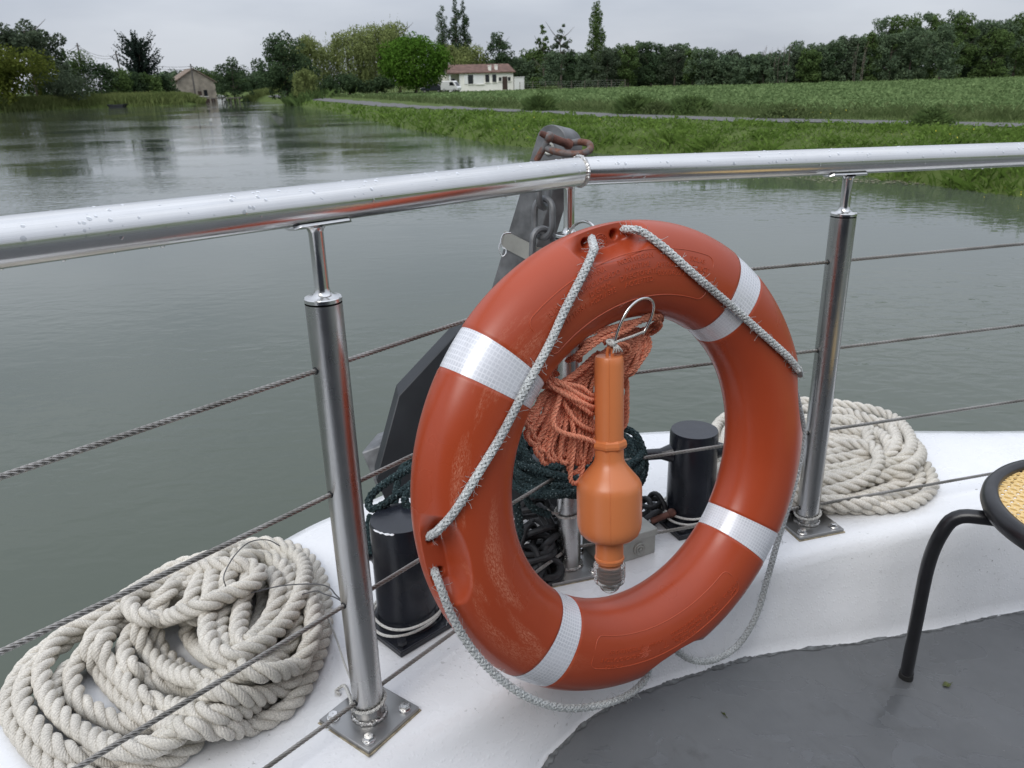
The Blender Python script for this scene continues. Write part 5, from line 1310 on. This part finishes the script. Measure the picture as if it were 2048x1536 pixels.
def wire_turns(P, rad, n, z, label):
    mb = MB()
    for k in range(n):
        a = np.linspace(0, 2 * np.pi, 70, endpoint=False); q = rad + .006 + .004 * np.sin(a * 2 + k * 2) + .012 * np.exp(-((a - 4.2 - k * .4) / .7) ** 2)
        tube(mb, P + np.stack([q * np.cos(a), q * np.sin(a), z + k * .007 + .005 * np.sin(a + k * 1.7)], 1), .0026, 8, closed=True)
    tag(rebase(mb.build('wire_turns', M['cord']), P), label, 'wire', 'pale lines wound round the bollards')
wire_turns(BL, .057, 2, .026, 'pale thin line wound round the foot of the left bollard')
wire_turns(BR, .0535, 2, .030, 'pale thin line wound round the foot of the right bollard')

# ------------------------------------------------------------------ anchor stowed at the bow
anchor = empty('anchor', (0, 1.9, .0)); tag(anchor, 'grey steel anchor stowed upright at the bow behind the rail', 'anchor')
T0, T1 = at(1102, 285, 1.50), at(905, 948, 1.885); sdir = unit(T1 - T0)
sideL = unit(at(1070, 500, 1.56) - at(1005, 500, 1.60)); sideL = unit(sideL - sdir * (sideL @ sdir)); thick = np.cross(sdir, sideL); thick = thick if thick[1] > 0 else -thick
wS, tS = .0325, .034
outl = [T0 + sideL * wS * math.cos(t) - sdir * wS * math.sin(t) for t in np.linspace(0, math.pi, 14)] + [T1 - sideL * wS * 1.3, T1 + sideL * wS * 1.3]
thick = unit(thick + sideL * .9)
mb = MB(); prism(mb, outl, thick * tS); bevel(mb.build('shank', M['galv'], anchor, angle=30), .0015)
mb = MB(); aa = np.linspace(0, 2 * np.pi, 28, endpoint=False); c0 = T0 - thick * .001 + sdir * .012
tube(mb, np.array([c0 + .010 * (math.cos(t) * sideL + math.sin(t) * sdir) for t in aa]), .003, 8, closed=True); mb.build('shackle_eye', M['alu'], anchor)
fl = [(797, 792), (912, 668), (946, 664), (1010, 720), (1010, 985), (770, 1000), (752, 960)]
FP = [at(x, y, 1.80 + (x - 880) * .0006) for x, y in fl]; ext = at(790, 766, 1.86) - at(799, 788, 1.79)
mb = MB(); prism(mb, FP, np.array([-.010, .045, .010])); bevel(mb.build('fluke', M['dark'], anchor, angle=30), .0025)
mb = MB(); c0 = T0 + sdir * np.linalg.norm(at(1030, 510, 1.6) - T0) * .93; 
for s_ in (-1, 1): box(mb, c0 + sideL * s_ * (wS + .0035) + thick * tS * .5, (.003, tS + .014, .03), np.stack([sideL, unit(thick), unit(np.cross(sideL, thick))]))
for s_ in (0, 1): box(mb, c0 + thick * (tS * s_ + (.004 if s_ else -.004)), (2 * wS + .012, .003, .034), np.stack([sideL, unit(np.cross(sdir, sideL)), sdir]))
mb.build('clamp_band', M['alu'], anchor)
mb = MB(); P = [at(x, y, 1.555) for x, y in ((1022, 466), (1008, 468), (1002, 480), (1003, 492), (1012, 500), (1010, 510), (1004, 512), (998, 498), (1000, 486))]; tube(mb, spline(P, 40), .0014, 6); mb.build('split_pin', M['steel'], anchor)
reparent(anchor, (0, 1.9, 0))
# shackle
mb = MB(); dS = 1.425
tube(mb, spline([at(x, y, d) for x, y, d in ((1072, 322, 1.44), (1084, 302, 1.432), (1093, 285, 1.425), (1098, 274, 1.42))], 16), .0058, 12)
sphere(mb, at(1098, 274, 1.42), .0098, 14, 10)
tube(mb, spline([at(x, y, d) for x, y, d in ((1092, 296, 1.43), (1110, 303, 1.415), (1140, 308, 1.40), (1165, 307, 1.395), (1180, 299, 1.405), (1178, 288, 1.42), (1160, 284, 1.435), (1140, 287, 1.445))], 50), .0062, 14)
sh = rebase(mb.build('shackle', M['rustgalv']), at(1110, 303, dS)); tag(sh, 'grey and rusty shackle at the top of the anchor resting over the rail', 'shackle')
mb = MB(); tube(mb, np.array([at(1080, 266, 1.415), at(1098, 274, 1.42), at(1122, 283, 1.43), at(1142, 290, 1.44)]), [.0045, .0075, .0072, .0080], 14); sphere(mb, at(1136, 288, 1.437), .0095, 14, 8, (1, .6, 1))
o = mb.build('pin', M['rust'], sh); o.location = -sh.location

def link_mesh(L_, W_, r_):
    mb = MB(); P = []
    st = L_ / 2 - W_ / 2
    for t in np.linspace(-math.pi / 2, math.pi / 2, 9): P.append((st + W_ / 2 * math.cos(t), W_ / 2 * math.sin(t), 0))
    for t in np.linspace(math.pi / 2, 1.5 * math.pi, 9): P.append((-st + W_ / 2 * math.cos(t), W_ / 2 * math.sin(t), 0))
    tube(mb, np.array(P), r_, 9, closed=True); return mb
def chain(root, pts, L_, W_, r_, mat, jitter=.0, roll0=0):
    pts = np.array(pts); pitch = L_ - 2.6 * r_
    S = spline(pts, step=pitch); first = None
    for i in range(len(S) - 1):
        c = (S[i] + S[i + 1]) / 2; t = unit(S[i + 1] - S[i]); up = unit(np.cross(t, [.2, .1, 1]) + 1e-6)
        a = roll0 + (i % 2) * math.pi / 2 + random.uniform(-jitter, jitter); q = np.cross(t, up); b = up * math.cos(a) + q * math.sin(a); n_ = np.cross(t, b)
        if first is None: first = link_mesh(L_, W_, r_).build('link', M[mat], root); o = first
        else: o = first.copy(); COL.objects.link(o); o.parent = root
        o.matrix_local = Matrix(((t[0], b[0], n_[0], c[0] - root.location[0]), (t[1], b[1], n_[1], c[1] - root.location[1]), (t[2], b[2], n_[2], c[2] - root.location[2]), (0, 0, 0, 1)))
c0 = at(1088, 340, 1.455)
ch = empty('hanging_chain', c0); tag(ch, 'grey chain hanging from the shackle along the anchor shank', 'chain')
chain(ch, [at(1086, 345, 1.452), at(1087, 400, 1.462), at(1087, 460, 1.47), at(1084, 520, 1.475), at(1080, 590, 1.48), at(1078, 700, 1.50)], .070, .043, .0062, 'galv', 0, .15)
pc0 = onz(1075, 1080, 0); pile = empty('anchor_chain', pc0); tag(pile, 'dark heavy anchor chain heaped on the white ledge behind the middle post', 'chain')
zig = [(1040, 1010, .10), (1075, 1000, .11), (1105, 1035, .09), (1062, 1050, .08), (1038, 1072, .06), (1090, 1072, .07), (1120, 1055, .05), (1085, 1095, .055), (1048, 1098, .04), (1068, 1120, .03), (1110, 1118, .03), (1090, 1140, .02), (1058, 1130, .02), (1040, 1110, .02), (1075, 1085, .02), (1105, 1085, .02), (1085, 1050, .02), (1050, 1040, .03), (1060, 990, .05), (1100, 1005, .04), (1115, 1080, .018), (1078, 1158, .014)]
chain(pile, [onz(x, y + 18, z) for x, y, z in zig], .066, .044, .0070, 'chain', .7)
c1 = onz(1300, 1040, .02); ch2 = empty('short_chain', c1); tag(ch2, 'short dark chain with a rusty bolt at the foot of the right bollard', 'chain')
chain(ch2, [onz(1255, 1010, .02), onz(1285, 1020, .035), onz(1300, 1000, .05), onz(1318, 1008, .03), onz(1312, 1035, .03), onz(1290, 1048, .02)], .052, .036, .006, 'chain', .4)
mb = MB(); tube(mb, np.array([onz(1302, 1042, .025), onz(1345, 1026, .04)]), .007, 12); sphere(mb, onz(1343, 1026, .04), .0105, 12, 8); o = mb.build('bolt', M['rust'], ch2); o.location = -Vector(c1)

# bow roller cheek and windlass
mb = MB(); q = [at(x, y, 1.78) for x, y in ((722, 905), (775, 885), (800, 925), (790, 985), (752, 975), (735, 935))]; prism(mb, q, np.array([.02, .10, .0]))
br = at(760, 940, 1.8); tag(rebase(bevel(mb.build('bow_roller', M['galv'], smooth=False), .004), br), 'grey steel bow roller cheek at the foot of the anchor', 'roller')
wc = np.array([.035, 1.70, .0]); wl_ = empty('windlass', wc); tag(wl_, 'dark anchor windlass half hidden under the green rope', 'windlass')
mb = MB(); box(mb, wc + [0, 0, .07], (.17, .13, .14)); bevel(mb.build('housing', M['dark'], wl_), .012, 3)
for s_ in (-1, 1):
    mb = MB(); lathe(mb, [(.001, 0), (.052, 0), (.055, .008), (.032, .02), (.030, .05), (.054, .062), (.054, .072), (.001, .072)], wc + [s_ * .086, 0, .09], (s_, 0, 0), 30); mb.build('drum', M['black'], wl_)
reparent(wl_, wc)

# ------------------------------------------------------------------ dark green rope coiled over the windlass
mb = MB(); GRD = .0165
def grp(px, d=GRD): braid(mb, np.array([at(*q) for q in px]), d, step=.004)
for k in range(9):
    a = np.linspace(0, 2 * np.pi, 18, endpoint=False); cx, cy = 1150 + random.uniform(-14, 14), 905 + k * 4 + random.uniform(-10, 12)
    rx, ry = 122 + random.uniform(-18, 14), 56 + random.uniform(-10, 10); dp = 1.66
    P = np.array([at(cx + rx * math.cos(t), cy + ry * math.sin(t) + 12 * math.cos(t * 2 + k), dp + .10 * -math.sin(t) + random.uniform(-.008, .008) - .006 * k) for t in a])
    braid(mb, P, GRD, True, .0045)
grp([(1030, 840, 1.62), (1048, 900, 1.60), (1090, 950, 1.58), (1150, 965, 1.59)]); grp([(1020, 880, 1.60), (1036, 950, 1.58), (1060, 1010, 1.57), (1100, 1030, 1.58)])
grp([(1230, 850, 1.66), (1272, 870, 1.64), (1290, 920, 1.63), (1284, 960, 1.63), (1262, 985, 1.64)]); grp([(1225, 862, 1.64), (1258, 885, 1.62), (1272, 930, 1.61), (1266, 975, 1.62)])
grp([(1032, 1000, 1.56), (1040, 1060, 1.55), (1030, 1090, 1.55)])
grp([(860, 900, 1.60), (822, 935, 1.55), (780, 960, 1.50), (748, 985, 1.475), (737, 1005, 1.47), (745, 1018, 1.465), (775, 1004, 1.47), (810, 978, 1.50), (850, 950, 1.56), (900, 930, 1.62), (980, 915, 1.65), (1050, 910, 1.65)])
grp([(870, 960, 1.52), (835, 975, 1.49), (812, 990, 1.475), (815, 1012, 1.47), (850, 1020, 1.48), (900, 1000, 1.55)])
grp([(825, 915, 1.62), (800, 945, 1.62), (792, 985, 1.60), (790, 1010, 1.58)])
grp([(742, 1030, 1.50), (736, 1060, 1.49), (738, 1090, 1.47), (742, 1110, 1.46)])
gr = at(1150, 930, 1.62); tag(rebase(mb.build('green_rope', M['grope']), gr), 'dark green speckled rope coiled between the two bollards', 'rope')

# ------------------------------------------------------------------ small lidded box behind the middle post
b0, b1 = onz(1310, 1106, .0), onz(1218, 1136, .0); ax0 = unit(b1 - b0); ax1 = np.array([ax0[1], -ax0[0], 0]); ax1 = ax1 if ax1[1] > 0 else -ax1
bw, bd = .13, .085; bhgt = onvert(1310, 1056, b0)[2]; AXb = np.stack([ax0, ax1, [0, 0, 1]])
bc = b0 + ax0 * bw / 2 + ax1 * bd / 2
jb = empty('junction_box', bc); tag(jb, 'dull aluminium box with a round knob beside the middle rail post', 'box')
mb = MB(); box(mb, bc + [0, 0, bhgt * .36 + .001], (bw, bd, bhgt * .72), AXb); bevel(mb.build('case', M['alu'], jb), .002)
mb = MB(); box(mb, bc + [0, 0, bhgt * .87], (bw + .005, bd + .005, bhgt * .28), AXb); bevel(mb.build('lid', M['alu'], jb), .002)
mb = MB(); kc = b0 + ax0 * .042 + [0, 0, bhgt * .40]; 
lathe(mb, [(.014, -.001), (.014, .003), (.0125, .0045), (.011, .003), (.0095, .003), (.0085, .006), (.0068, .006), (.006, .0035), (.004, .0035), (.0035, .007), (.001, .0075)], kc, -ax1, 30); mb.build('knob', M['alu'], jb)
reparent(jb, bc)

# ------------------------------------------------------------------ mooring rope coils, laid turn on turn
def lay_coil(loops, d, k_over=.90, zmax=.30, base=None):
    """each loop is traced as seen, then settled on the ledge and on the turns under it"""
    done = np.zeros((0, 3)) if base is None else base; out = []
    for px, closed, lift in loops:
        p2 = spline(np.column_stack([np.array(px, float), np.zeros(len(px))]), step=4.0, closed=closed)[:, :2]
        n = len(p2); z = np.full(n, d / 2)
        for it in range(5):
            P = np.array([onz(x, y, zz) for (x, y), zz in zip(p2, z)])
            if len(done):
                D2 = np.hypot(P[:, None, 0] - done[None, :, 0], P[:, None, 1] - done[None, :, 1])
                R_ = d * .96
                need = np.where(D2 < R_, done[None, :, 2] + np.sqrt(np.maximum(0, (R_ * k_over) ** 2 - (D2 * k_over) ** 2)), 0).max(1)
            else: need = np.zeros(n)
            zt = np.clip(np.maximum(d / 2, need) , d / 2, zmax) + lift
            w = 17; ker = np.hanning(w + 2)[1:-1]; ker /= ker.sum()
            pad = np.concatenate([zt[-w // 2:], zt, zt[:w // 2 + 1]]) if closed else np.pad(zt, (w // 2 + 1, w // 2 + 1), 'edge')
            sm = np.convolve(pad, ker, 'same'); off = (len(pad) - n) // 2; sm = sm[off:off + n]
            z = .5 * z + .5 * np.maximum(sm, d / 2)
        P = np.array([onz(x, y, zz) for (x, y), zz in zip(p2, z)])
        out.append((P, closed)); done = np.concatenate([done, P])
    return out
LC = [
 ([(81,1305),(47,1339),(25,1376),(16,1410),(24,1442),(46,1475),(71,1506),(102,1530),(150,1550),(230,1556),(310,1530),(370,1500),(410,1460),(450,1405),(480,1340),(460,1260),(400,1205),(320,1190),(230,1210),(150,1260)], True, 0),
 ([(74,1330),(52,1362),(44,1392),(52,1425),(74,1455),(110,1490),(170,1515),(250,1518),(320,1498),(370,1462),(420,1420),(450,1370),(460,1310),(430,1240),(360,1195),(270,1200),(180,1250)], True, 0),
 ([(161,1322),(135,1340),(117,1365),(110,1392),(120,1424),(142,1450),(170,1468),(204,1480),(240,1492),(290,1492),(340,1470),(390,1430),(430,1380),(450,1320),(430,1255),(370,1205),(290,1215),(210,1270)], True, 0),
 ([(229,1209),(186,1240),(148,1256),(114,1280),(92,1316),(83,1350),(92,1388),(112,1420),(142,1448),(180,1474),(222,1494),(270,1500),(318,1490),(362,1466),(405,1432),(450,1402),(500,1360),(530,1300),(540,1230),(510,1160),(440,1120),(360,1130),(290,1170)], True, 0),
 ([(146,1345),(147,1372),(152,1395),(170,1412),(195,1425),(226,1440),(262,1450),(320,1440),(380,1415),(440,1380),(480,1330),(500,1270),(480,1200),(420,1160),(340,1170),(250,1220),(180,1290)], True, 0),
 ([(647,1190),(650,1224),(648,1257),(638,1301),(623,1339),(603,1379),(573,1416),(532,1440),(486,1456),(423,1460),(368,1455),(325,1445),(284,1428),(248,1397),(217,1364),(191,1327),(180,1296),(190,1268),(214,1246),(248,1221),(285,1190),(360,1140),(440,1106),(530,1086),(600,1105),(635,1145)], True, 0),
 ([(262,1240),(225,1262),(205,1290),(212,1322),(240,1352),(272,1384),(310,1404),(370,1418),(430,1430),(486,1420),(535,1398),(575,1355),(615,1290),(622,1220),(600,1150),(520,1108),(420,1130),(330,1180)], True, 0),
 ([(280,1250),(256,1275),(250,1305),(262,1335),(290,1352),(330,1368),(400,1378),(460,1370),(520,1340),(590,1290),(600,1220),(560,1150),(470,1130),(360,1170)], True, 0),
 ([(590,1350),(568,1374),(532,1390),(486,1393),(437,1382),(409,1368),(379,1350),(352,1331),(326,1306),(312,1279),(312,1250),(322,1230),(345,1195),(395,1160),(470,1118),(545,1112),(600,1140),(628,1200),(622,1280)], True, 0),
 ([(290,1232),(280,1256),(282,1282),(296,1306),(320,1328),(352,1348),(400,1358),(470,1352),(540,1330),(585,1270),(590,1190),(530,1130),(430,1130),(340,1180)], True, 0),
 ([(461,1301),(440,1296),(437,1279),(450,1250),(464,1213),(490,1180),(520,1170),(530,1200),(515,1250),(495,1290)], True, 0),
 ([(486,1224),(475,1262),(470,1300),(490,1316),(520,1296),(545,1250),(560,1205),(552,1160),(520,1140),(490,1165)], True, 0),
 ([(612,1305),(595,1328),(562,1342),(519,1346),(486,1338),(453,1325),(420,1312),(396,1295),(379,1273),(373,1249),(382,1228),(400,1195),(440,1150),(500,1125),(560,1130),(605,1165),(625,1220),(624,1270)], True, 0),
 ([(316,1213),(341,1178),(371,1150),(409,1124),(450,1108),(475,1120),(450,1150),(400,1190),(350,1230),(322,1236)], True, 0),
 ([(379,1215),(393,1175),(415,1137),(440,1108),(470,1096),(490,1115),(470,1150),(440,1190),(410,1225),(388,1236)], True, 0),
 ([(475,1124),(502,1114),(530,1117),(557,1128),(574,1150),(580,1182),(572,1216),(556,1240),(535,1268),(500,1290),(465,1296),(440,1270),(445,1220),(455,1160)], True, 0),
 ([(453,1103),(491,1097),(527,1094),(562,1099),(590,1110),(608,1133),(608,1158),(600,1190),(583,1224),(556,1257),(524,1284),(491,1302),(460,1312),(430,1300),(415,1265),(420,1200),(430,1135)], True, 0),
 ([(500,1150),(530,1144),(552,1160),(556,1185),(550,1215),(533,1247),(512,1273),(492,1288),(478,1270),(480,1230),(490,1185)], True, 0),
 ([(300,1176),(274,1186),(260,1204),(265,1222),(290,1235),(324,1238),(357,1228),(390,1216),(430,1201),(461,1187),(492,1174),(513,1159),(517,1146),(502,1133),(474,1129),(448,1130),(400,1136),(345,1155)], True, .004),
]
mb = MB(); RD = .0315
for P, c in lay_coil(LC, RD, .78):
    rope3(mb, P[::3], RD, c, step=.0050, k=12, pitch=.088)
o = rebase(mb.build('mooring_rope', M['rope'], angle=75), onz(400, 1300, 0)); tag(o, 'big heap of thick white mooring rope beside the left rail post', 'rope', 'white mooring rope coils')

def rc(L_): return [(1380 + x * .2539, 780 + y * .2539) for x, y in L_]
LR = [
 (rc([(1000,925),(1250,930),(1500,928),(1760,885),(1900,780),(1895,670),(1840,585),(1700,470),(1450,380),(1100,340),(700,340),(400,400),(250,520),(260,700),(450,830),(720,905)]), True, 0),
 (rc([(1000,905),(1300,905),(1560,852),(1740,800),(1805,710),(1780,620),(1650,500),(1300,400),(800,370),(420,430),(270,580),(330,760),(560,860)]), True, 0),
 (rc([(1050,880),(1300,860),(1500,800),(1640,750),(1720,680),(1700,600),(1560,500),(1250,420),(800,400),(450,470),(330,620),(450,780),(700,870)]), True, 0),
 (rc([(1000,800),(1200,780),(1420,740),(1600,690),(1720,640),(1740,560),(1620,430),(1350,340),(1000,310),(620,330),(350,430),(240,560),(300,720),(560,800)]), True, 0),
 (rc([(1000,830),(1200,792),(1400,722),(1600,648),(1760,580),(1818,500),(1780,440),(1700,350),(1560,280),(1300,240),(1000,230),(600,250),(340,330),(230,480),(300,700),(600,830)]), True, 0),
 (rc([(1030,700),(1250,680),(1450,610),(1560,510),(1560,420),(1480,340),(1250,280),(900,270),(520,300),(320,400),(280,540),(450,670),(750,710)]), True, 0),
 (rc([(1030,630),(1180,620),(1320,580),(1400,540),(1380,500),(1250,480),(1040,520),(800,540),(640,570),(700,620)]), True, 0),
 (rc([(1030,560),(1200,540),(1340,510),(1400,480),(1410,400),(1380,320),(1250,260),(900,250),(560,330),(480,460),(700,560)]), True, 0),
 (rc([(1080,165),(1250,185),(1440,240),(1580,300),(1625,390),(1600,480),(1500,560),(1300,640),(1030,690),(700,690),(440,600),(290,440),(330,280),(520,190),(850,155)]), True, 0),
 (rc([(1080,105),(1250,125),(1440,160),(1590,215),(1690,300),(1740,400),(1725,490),(1640,560),(1460,620),(1200,690),(900,730),(560,700),(300,560),(200,400),(230,260),(400,160),(700,90)]), True, 0),
 (rc([(1010,820),(1150,790),(1300,745),(1430,665),(1485,570),(1472,490),(1390,440),(1210,430),(1050,448),(760,470),(560,560),(560,690),(760,800)]), True, 0),
]
mb = MB(); RD2 = .0315
for P, c in lay_coil(LR, RD2, .62):
    rope3(mb, P[::3], RD2, c, step=.0055, k=10, pitch=.088)
o = rebase(mb.build('mooring_rope', M['rope'], angle=75), onz(1640, 930, 0)); tag(o, 'coil of thick white mooring rope on the ledge behind the right rail post', 'rope', 'white mooring rope coils')

# ------------------------------------------------------------------ cane stool at the right edge
fz = -.17
for _ in range(12):
    ft = onz(1811, 1357, fz); fz = float(dz_at(ft[0])) + .006
SZ, SR = .26, .22
scn = np.array([1.01, 1.13, SZ]); rim_l = scn + [-SR, .01, 0]
stool = empty('cane_stool', (scn[0], scn[1], fz)); tag(stool, 'round stool with a cane seat and black tube legs at the right edge', 'stool')
mb = MB(); lathe(mb, [(SR - .026, -.010), (SR - .0255, .001), (SR - .023, .005), (SR - .014, .007), (SR - .006, .005), (SR, -.004), (SR + .001, -.014), (SR - .002, -.022), (SR - .009, -.027), (SR - .024, -.028), (SR - .027, -.022), (SR - .026, -.010)], scn, k=120)
rim = mb.build('seat_rim', M['stool'], stool, angle=60)
# woven cane: a sheet with real holes
mb = MB(); st_ = .0135; hol = .0034; nrm_ = int(SR / st_) + 1
for i in range(-nrm_, nrm_ + 1):
    for j in range(-nrm_, nrm_ + 1):
        cx_, cy_ = i * st_, j * st_
        if math.hypot(cx_, cy_) > SR - .020: continue
        c = scn + [cx_, cy_, -.001 - .004 * math.hypot(cx_, cy_) / SR]; a = np.linspace(0, 2 * np.pi, 16, endpoint=False) + math.pi / 16
        sqr = np.stack([np.clip(np.cos(a) * 1.45, -1, 1), np.clip(np.sin(a) * 1.45, -1, 1), 0 * a], 1) * st_ / 2
        o1 = np.array([1, 1, 0]) / 2 ** .5; o2 = np.array([-1, 1, 0]) / 2 ** .5; sg = 1 if (i + j) % 2 else -1
        hl = (np.cos(a)[:, None] * o1 * hol * (1.45 if sg > 0 else .8) + np.sin(a)[:, None] * o2 * hol * (.8 if sg > 0 else 1.45))
        V = np.concatenate([c + sqr, c + hl * 1.15 + [0, 0, .0006], c + hl - [0, 0, .0022]]); k = np.arange(16); k2 = (k + 1) % 16
        mb.add(V, np.concatenate([np.stack([k, k2, k2 + 16, k + 16], 1), np.stack([k + 16, k2 + 16, k2 + 32, k + 32], 1)]))
mb.build('cane_seat', M['cane'], stool, angle=50)
def leg(foot, knee, toward):
    mb = MB(); k_ = np.asarray(knee); ft_ = np.asarray(foot)
    m1 = ft_ * .62 + k_ * .38 + unit(toward) * -.006
    m2 = ft_ * .25 + k_ * .75 + unit(toward) * -.010
    P = spline([ft_, m1, m2, k_ + [0, 0, -.022] , k_ + unit(toward) * .018 + [0, 0, .004], k_ + unit(toward) * .05 + [0, 0, .010], k_ + unit(toward) * .12 + [0, 0, .010]], 60)
    tube(mb, P, .0125, 20); l = mb.build('leg', M['stool'], stool)
    mb = MB(); t = unit(P[0] - P[3]); lathe(mb, [(.001, .007), (.010, .006), (.0138, .002), (.0142, -.004), (.0138, -.022), (.0126, -.0225)], ft_, t, 20); mb.build('rubber_foot', M['tyre'], l)
kn = onvert(1893, 1035, ft * .35 + scn * .65 * 0 + rim_l * .65)
rel_f, rel_k = ft - scn, kn - scn
for q in (0, -150, 110):
    c_, s_ = math.cos(R(q)), math.sin(R(q)); Rz = np.array([[c_, -s_, 0], [s_, c_, 0], [0, 0, 1]])
    f1, k1 = scn + Rz @ rel_f, scn + Rz @ rel_k
    if q: f1[2] = float(dz_at(f1[0])) + .006
    leg(f1, k1, [*(scn - k1)[:2], 0])
reparent(stool, (scn[0], scn[1], fz))

# fallen leaves on the deck
def fallen(px, py, L_, W_, ang, label):
    z = -.2
    for _ in range(12): p = onz(px, py, z); z = float(dz_at(p[0])) + .0065
    mb = MB(); t = np.linspace(-1, 1, 9); wdt = W_ * (1 - t ** 2) ** .7
    c_, s_ = math.cos(ang), math.sin(ang); rows_ = []
    for q in (-1, -.5, 0, .5, 1):
        x, y = t * L_, wdt * q; rows_.append(np.stack([x * c_ - y * s_, x * s_ + y * c_, .0025 + .004 * abs(q) * (1 - t ** 2) + .002 * t ** 2 + .0016 * np.sin(t * 4 + q)], 1) + p)
    V = np.array(rows_); F, uv = grid_faces(5, 9, False); keep = (F.max(1) - F.min(1)) < 12
    mb.add(V, F[(np.abs(F[:, 0] % 9 - F[:, 3] % 9) == 1)])
    tube(mb, p + np.array([[L_ * c_, L_ * s_, .004], [L_ * 1.5 * c_, L_ * 1.5 * s_, .005]]), .0006, 5)
    o = rebase(mb.build('fallen_leaf', M['leafbit']), p); tag(o, label, 'leaf', 'fallen leaves on the deck')
fallen(1893, 1373, .011, .0065, .4, 'curled green leaf on the grey deck near the stool leg')
fallen(1590, 1484, .008, .0045, -.5, 'small dark leaf on the grey deck at the bottom of the picture')
fallen(1447, 1432, .007, .0012, -1.1, 'thin dark stalk lying on the grey deck below the life ring')

# ------------------------------------------------------------------ unseen dark cabin, added behind the viewpoint to cut light and reflect in the steel
wh = empty('added_wheelhouse', (.4, -2.4, DZ)); tag(wh, 'added unseen dark navy block behind the viewpoint for the steel to reflect', 'cabin')
mb = MB(); box(mb, (.6, -2.4, .80), (5.0, 1.6, 2.1)); bevel(mb.build('wall', M['navy'], wh), .03)
mb = MB(); box(mb, (.6, -2.4, 1.86), (5.2, 2.0, .08)); bevel(mb.build('roof', M['navy'], wh), .02)
for x in (-.9, .1, 1.1, 2.1): 
    mb = MB(); box(mb, (x, -1.595, 1.15), (.82, .03, .9)); mb.build('window', M['glass'], wh, smooth=False)
reparent(wh, (.4, -2.4, DZ))
